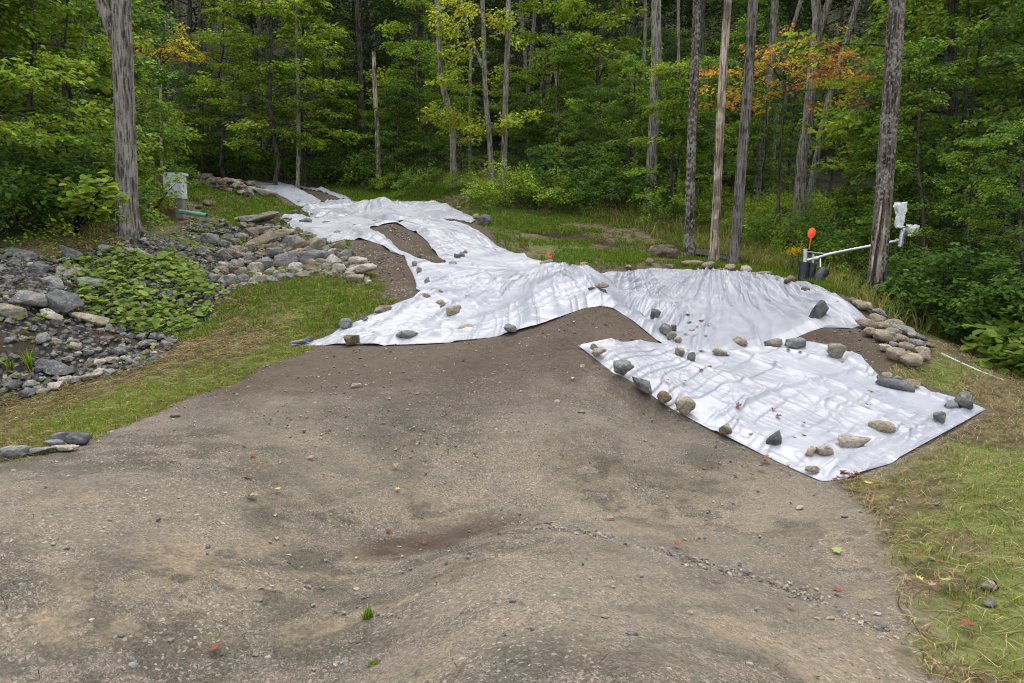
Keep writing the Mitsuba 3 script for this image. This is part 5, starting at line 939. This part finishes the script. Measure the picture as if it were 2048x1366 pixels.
part(lance, 'bag', sack(L(1825, 461), .155, .12, .16, 9, .1, -.1), 'white_cloth', 45, 'wrinkled white bag over the side nozzle')
part(lance, 'tie', tube(np.array([L(1793, 453, 12.02), L(1800, 455, 12.0), L(1808, 453, 12.04)]), .012, 8), 'white_cloth', True)
part(lance, 'flange', tube([L(1801.2, 487), L(1801.8, 484)], .052, 18), 'galvanised', 40)
part(lance, 'flange', tube([L(1792, 481.5), L(1795, 481)], .036, 16), 'galvanised', 40)
part(lance, 'clamp', tube([L(1627, 517.5), L(1636, 515.5)], .034, 14), 'galvanised', 40)
part(lance, 'cap', tube([L(1610.4, 499.5), L(1610.5, 497.5)], .041, 16), 'galvanised', 40)
part(lance, 'hose', tube(smooth_line(np.array([L(1812, 466, 12.05), L(1811, 480, 12.0), L(1808, 492, 12.02)]), .04)[0], .010, 8), 'black_pad', True)
part(lance, 'strap', tube([L(1833, 468), L(1832, 478)], .006, 6), 'white_cloth')
mk = key_of('marker_paddle'); tag(mk, 'orange oval marker paddle standing up from the main post of the lance', 'marker')
part(mk, 'shaft', tube([L(1618, 500), L(1622, 476)], .008, 8), 'orange_plastic')
_c = L(1623.5, 466); _g = np.linspace(0, 2 * np.pi, 29)[:-1]
_el = np.stack([np.cos(_g) * .062 + np.sin(_g) * .012, np.sin(_g) * .0, np.sin(_g) * .085], 1) + _c
part(mk, 'paddle', trimesh.Trimesh(np.vstack([_el, _el + [0, .012, 0], _c + [0, -.012, 0], _c + [0, .02, 0]]), np.array([[i, 56, (i + 1) % 28][::-1] for i in range(28)] + [[28 + i, (i + 1) % 28 + 28, 57] for i in range(28)] + [x for i in range(28) for x in ([i, (i + 1) % 28, (i + 1) % 28 + 28], [i, (i + 1) % 28 + 28, i + 28])]), process=False), 'orange_plastic', False)
def flag(px, py, d, s, mat, label, top):
    k = key_of('marker_flag'); tag(k, label, 'flag', 'small survey flags along the track'); b = at(px, top, d); g = float(ground(b[0], b[1]))
    part(k, 'wire', tube([[b[0], b[1], g - .05], b], .003, 5), mat)
    w = np.array([[0, 0], [s, -.1 * s], [s * .95, -s * .75], [0, -s * .7]]); v = np.array([[x * .8 - .3 * s, x * .35, y] for x, y in w]) + b
    part(k, 'flag', trimesh.Trimesh(np.vstack([v, v + [0, .004, 0]]), np.array([[0, 2, 1], [0, 3, 2], [4, 5, 6], [4, 6, 7], [0, 1, 5], [0, 5, 4], [1, 2, 6], [1, 6, 5], [2, 3, 7], [2, 7, 6], [3, 0, 4], [3, 4, 7]]), process=False), mat)
flag(1096, 512, 14.9, .085, 'flag_orange', 'upper of two orange flags at the rim of the main sheet', 503); flag(1100, 518, 14.6, .075, 'flag_orange', 'lower of two orange flags at the rim of the main sheet', 511); flag(1020, 498, 16.2, .06, 'flag_orange', 'small orange flag standing alone left of the pair', 494); flag(725, 441, 19.5, .08, 'red_flag', 'red flag on the middle sheet below the far hump', 436)
cb = key_of('cabinet'); tag(cb, 'pale grey metal cabinet mounted on a weathered post among leaves, left of the ditch', 'cabinet')
CD = 19.0
def box8(px0, py0, px1, py1, d, depth, bev=.012):
    a, b = at(px0, py1, d), at(px1, py0, d); m = trimesh.creation.box([b[0] - a[0], depth, b[2] - a[2]]); m.apply_translation([(a[0] + b[0]) / 2, d + depth / 2, (a[2] + b[2]) / 2]); return m
part(cb, 'body', box8(328, 350, 362, 397, CD, .3), 'cabinet_paint'); part(cb, 'lid', box8(326.5, 345, 364, 350, CD - .02, .36), 'cabinet_paint'); part(cb, 'door', box8(328.5, 350.5, 361, 395.5, CD - .02, .0185), 'cabinet_paint'); part(cb, 'handle', box8(358.5, 370, 360, 377, CD - .035, .014), 'galvanised')
part(cb, 'post', box8(313, 351, 326, 432, CD + .1, .16), 'old_wood', False, 'weathered timber post'); part(cb, 'board', box8(326.5, 397.5, 333, 432, CD + .1, .12), 'old_wood'); part(cb, 'footing', box8(352, 397.5, 364, 436, CD + .02, .25), 'concrete')
dp = key_of('drain_pipe'); tag(dp, 'green plastic drain pipe sticking out of the bank below the grey cabinet', 'pipe')
_p = np.array([at(360, 423, 18.6), at(414, 431, 18.0)]); _rad = .052
part(dp, 'wall', trimesh.Trimesh(*(lambda o, i: (np.vstack([o.vertices[:32], i.vertices[:32]]), np.vstack([o.faces[:32], i.faces[:32][:, ::-1] + 32, [[16 + k, 16 + (k + 1) % 16, 48 + (k + 1) % 16] for k in range(16)], [[16 + k, 48 + (k + 1) % 16, 48 + k] for k in range(16)]])))(tube(_p, _rad, 16, False), tube(_p, _rad * .86, 16, False)), process=False), 'green_pipe', 40)
fb = key_of('fallen_branch'); tag(fb, 'dead branch lying across the ditch above the stones', 'branch')
def lay_line(pix, e): return np.array([hit(*q) + [0, 0, e] for q in pix])
part(fb, 'stick', trunk_mesh(lay_line([(375,467),(405,472),(440,474),(475,472)], .09), .03, .014, 5, 8, 0), 'bark_dark', True); part(fb, 'fork', trunk_mesh(lay_line([(440,474),(462,478),(474,482)], .07), .014, .006, 6, 6, 0), 'bark_dark', True)
put('dead_stick', trunk_mesh(np.array([at(1198, 448, 19), at(1222, 400, 19.6), at(1250, 335, 20.4)]), .02, .008, 7, 7, 0), 'bark_dark', True, 'leaning dead stick at the edge of the woods', 'stick')
put('fallen_branch', trunk_mesh(lay_line([(28,574),(55,561),(80,553)], .06), .014, .006, 7, 7, 0), 'bark_dark', True, 'thin dead branch among the rocks at far left', 'branch')
for pts, lab in [([(1392,517,15.6),(1420,521,15.5),(1452,527,15.3)], 'upper black board edging behind the slim trunks'), ([(1392,523,15.3),(1425,529,15.1),(1480,541,14.6)], 'lower black board edging behind the slim trunks')]:
    q = np.array([at(*a) for a in pts]); q[:, 2] = ground(q[:, 0], q[:, 1]) + .06
    put('edging_board', tube(q, .055, 4), 'black_board', False, lab, 'board', 'black boards behind the trunks')
q = lay_line([(1882,708),(1915,724),(1945,738),(1975,750),(2008,762)], .03); principled('pale_hose', (.40, .50, .44), .4)
put('hose', trunk_mesh(q - [0, 0, .022], .010, .010, 9, 10, 0, .1), 'pale_hose', True, 'pale green hose lying in the grass by the big-leaved plants', 'hose')
def branchlet(k, base, tips, col, second, share, seed, leaf, n, length, shape=LEAF, bark_='bark_dark'):
    r = np.random.default_rng(seed); spots, dirs = [], []
    for t in tips:
        s, _ = smooth_line(np.array([base, (np.array(base) + t) / 2 + [0, 0, .08], t]), .12)
        part(k, 'stem', tube(s, np.linspace(.010, .004, len(s)), 5, False), bark_, True)
        for j in range(5):
            spots.append(s[int((.45 + .55 * j / 4) * (len(s) - 1))]); a = r.uniform(0, 6.28); dirs.append([math.cos(a), math.sin(a) - .3, .1])
    m, c = crown_mesh(r, np.array(spots), np.array(dirs), r.uniform(.8, 1.1, len(spots)), n, length, length * .5, leaf, col, .15, second, share, .2, shape, .05)
    part(k, 'foliage', m, 'leaf_material', color=c)
cl = key_of('shrub'); tag(cl, 'thin leafy shrub hanging its twigs in front of the grey cabinet', 'shrub')
branchlet(cl, hit(300, 440), [at(345, 352, 18.3), at(352, 366, 18.2), at(338, 380, 18.3), at(360, 358, 18.2), at(325, 340, 18.4), at(318, 395, 18.2)], (.22, .32, .05), (.45, .38, .06), .12, 92, .12, 12, .35)
hb = key_of('hobblebush'); tag(hb, 'shrub with large round lime leaves hanging in front of the thick maple', 'shrub')
branchlet(hb, hit(150, 470), [at(150, 372, 12.2), at(180, 378, 12.0), at(215, 362, 11.9), at(245, 380, 12.0), at(168, 395, 12.1), at(130, 360, 12.3), at(228, 350, 12.1)], (.20, .30, .055), (.30, .36, .05), .3, 91, .15, 7, .3, BROAD)
def goldenrod(px, py, d, h):
    k = key_of('goldenrod'); tag(k, f'goldenrod with yellow plumes near the scarred trunk', 'flower', 'goldenrod plants in bloom')
    PX[k] = px; b = at(px, 600, d); g = float(ground(b[0], b[1])); top = at(px, py, d); base = np.array([top[0], top[1] + .05, g - .05]); r = np.random.default_rng(int(px))
    part(k, 'stem', tube([base, (base + top) / 2 + [.02, 0, 0], top], [.006, .005, .003], 5), 'bark_dark'); z = np.linspace(.15, .92, 26)[:, None]; pos = base + (top - base) * z; a = r.uniform(0, 6.28, 26)
    v, f = leaves(pos, np.stack([np.cos(a), np.sin(a), np.full(26, .25)], 1), np.tile([0, 0, 1.0], (26, 1)), np.full(26, .11), LEAF * [1, .5, 1]); part(k, 'leaf', trimesh.Trimesh(v, f, process=False), 'leaf_material', color=np.tile([.11, .17, .03], (len(v), 1)), kind='stuff')
    n = 90; p = top + np.column_stack([r.normal(0, .05, n), r.normal(0, .05, n), r.uniform(-.10, .04, n)]); v, f = leaves(p, r.normal(size=(n, 3)), r.normal(size=(n, 3)) + [0, 0, 1], np.full(n, .028)); part(k, 'flower_head', trimesh.Trimesh(v, f, process=False), 'leaf_material', color=np.tile([.70, .48, .02], (len(v), 1)), kind='stuff')
for px, py, d, h in [(1811,562,11.2,.7),(1832,585,11,.6),(1796,591,11,.55),(1769,590,11,.5),(1687,552,12.6,.5),(1586,500,13.6,.7),(1597,497,13.6,.72),(1975,535,11.5,.6)]: goldenrod(px, py, d, h)
for px, py, hh in [(735,1235,.07),(60,740,.30),(345,520,.3),(20,745,.22),(745,1330,.03)]:
    k = key_of('grass_tuft'); c = hit(px, py); add_blades('x', None, np.array([[c[0], c[1]]] * 5), np.full(5, hh), .004 if hh < .1 else .008, (.14, .22, .03), _r, .5, n=10, spread_=.012); scene[k] = scene.pop([q for q in scene if q == 'x' or q.startswith('x_')][-1]); tag(k, {735: 'small tuft of grass alone on the foreground dirt', 60: 'large spiky tuft of grass in the lower ditch', 345: 'spiky tuft of grass on the ditch bank by the patch of round leaves', 20: 'spiky tuft of grass at the left edge in the ditch', 745: 'tiny sprig of grass at the bottom of the picture'}[px], 'grass tuft', 'single tufts of grass')

# things that look alike and share a label: told apart by their order from the left
_ORD = ['first', 'second', 'third', 'fourth', 'fifth', 'sixth', 'seventh', 'eighth', 'ninth', 'tenth', 'eleventh', 'twelfth', 'thirteenth', 'fourteenth', 'fifteenth', 'sixteenth', 'seventeenth', 'eighteenth', 'nineteenth', 'twentieth']
_same = {}
for _k in PX: _same.setdefault(labels[_k]['label'], []).append(_k)
for _l, _ks in _same.items():
    if len(_ks) > 1:
        for _j, _k in enumerate(sorted(_ks, key=PX.get)): labels[_k]['label'] = f'{_l}, {_ORD[min(_j, 19)]} of these from the left'

for _k, _v in labels.items():
    assert 'label' not in _v or _v.get('kind') or len(_v['label'].replace('-', ' ').split()) <= 99
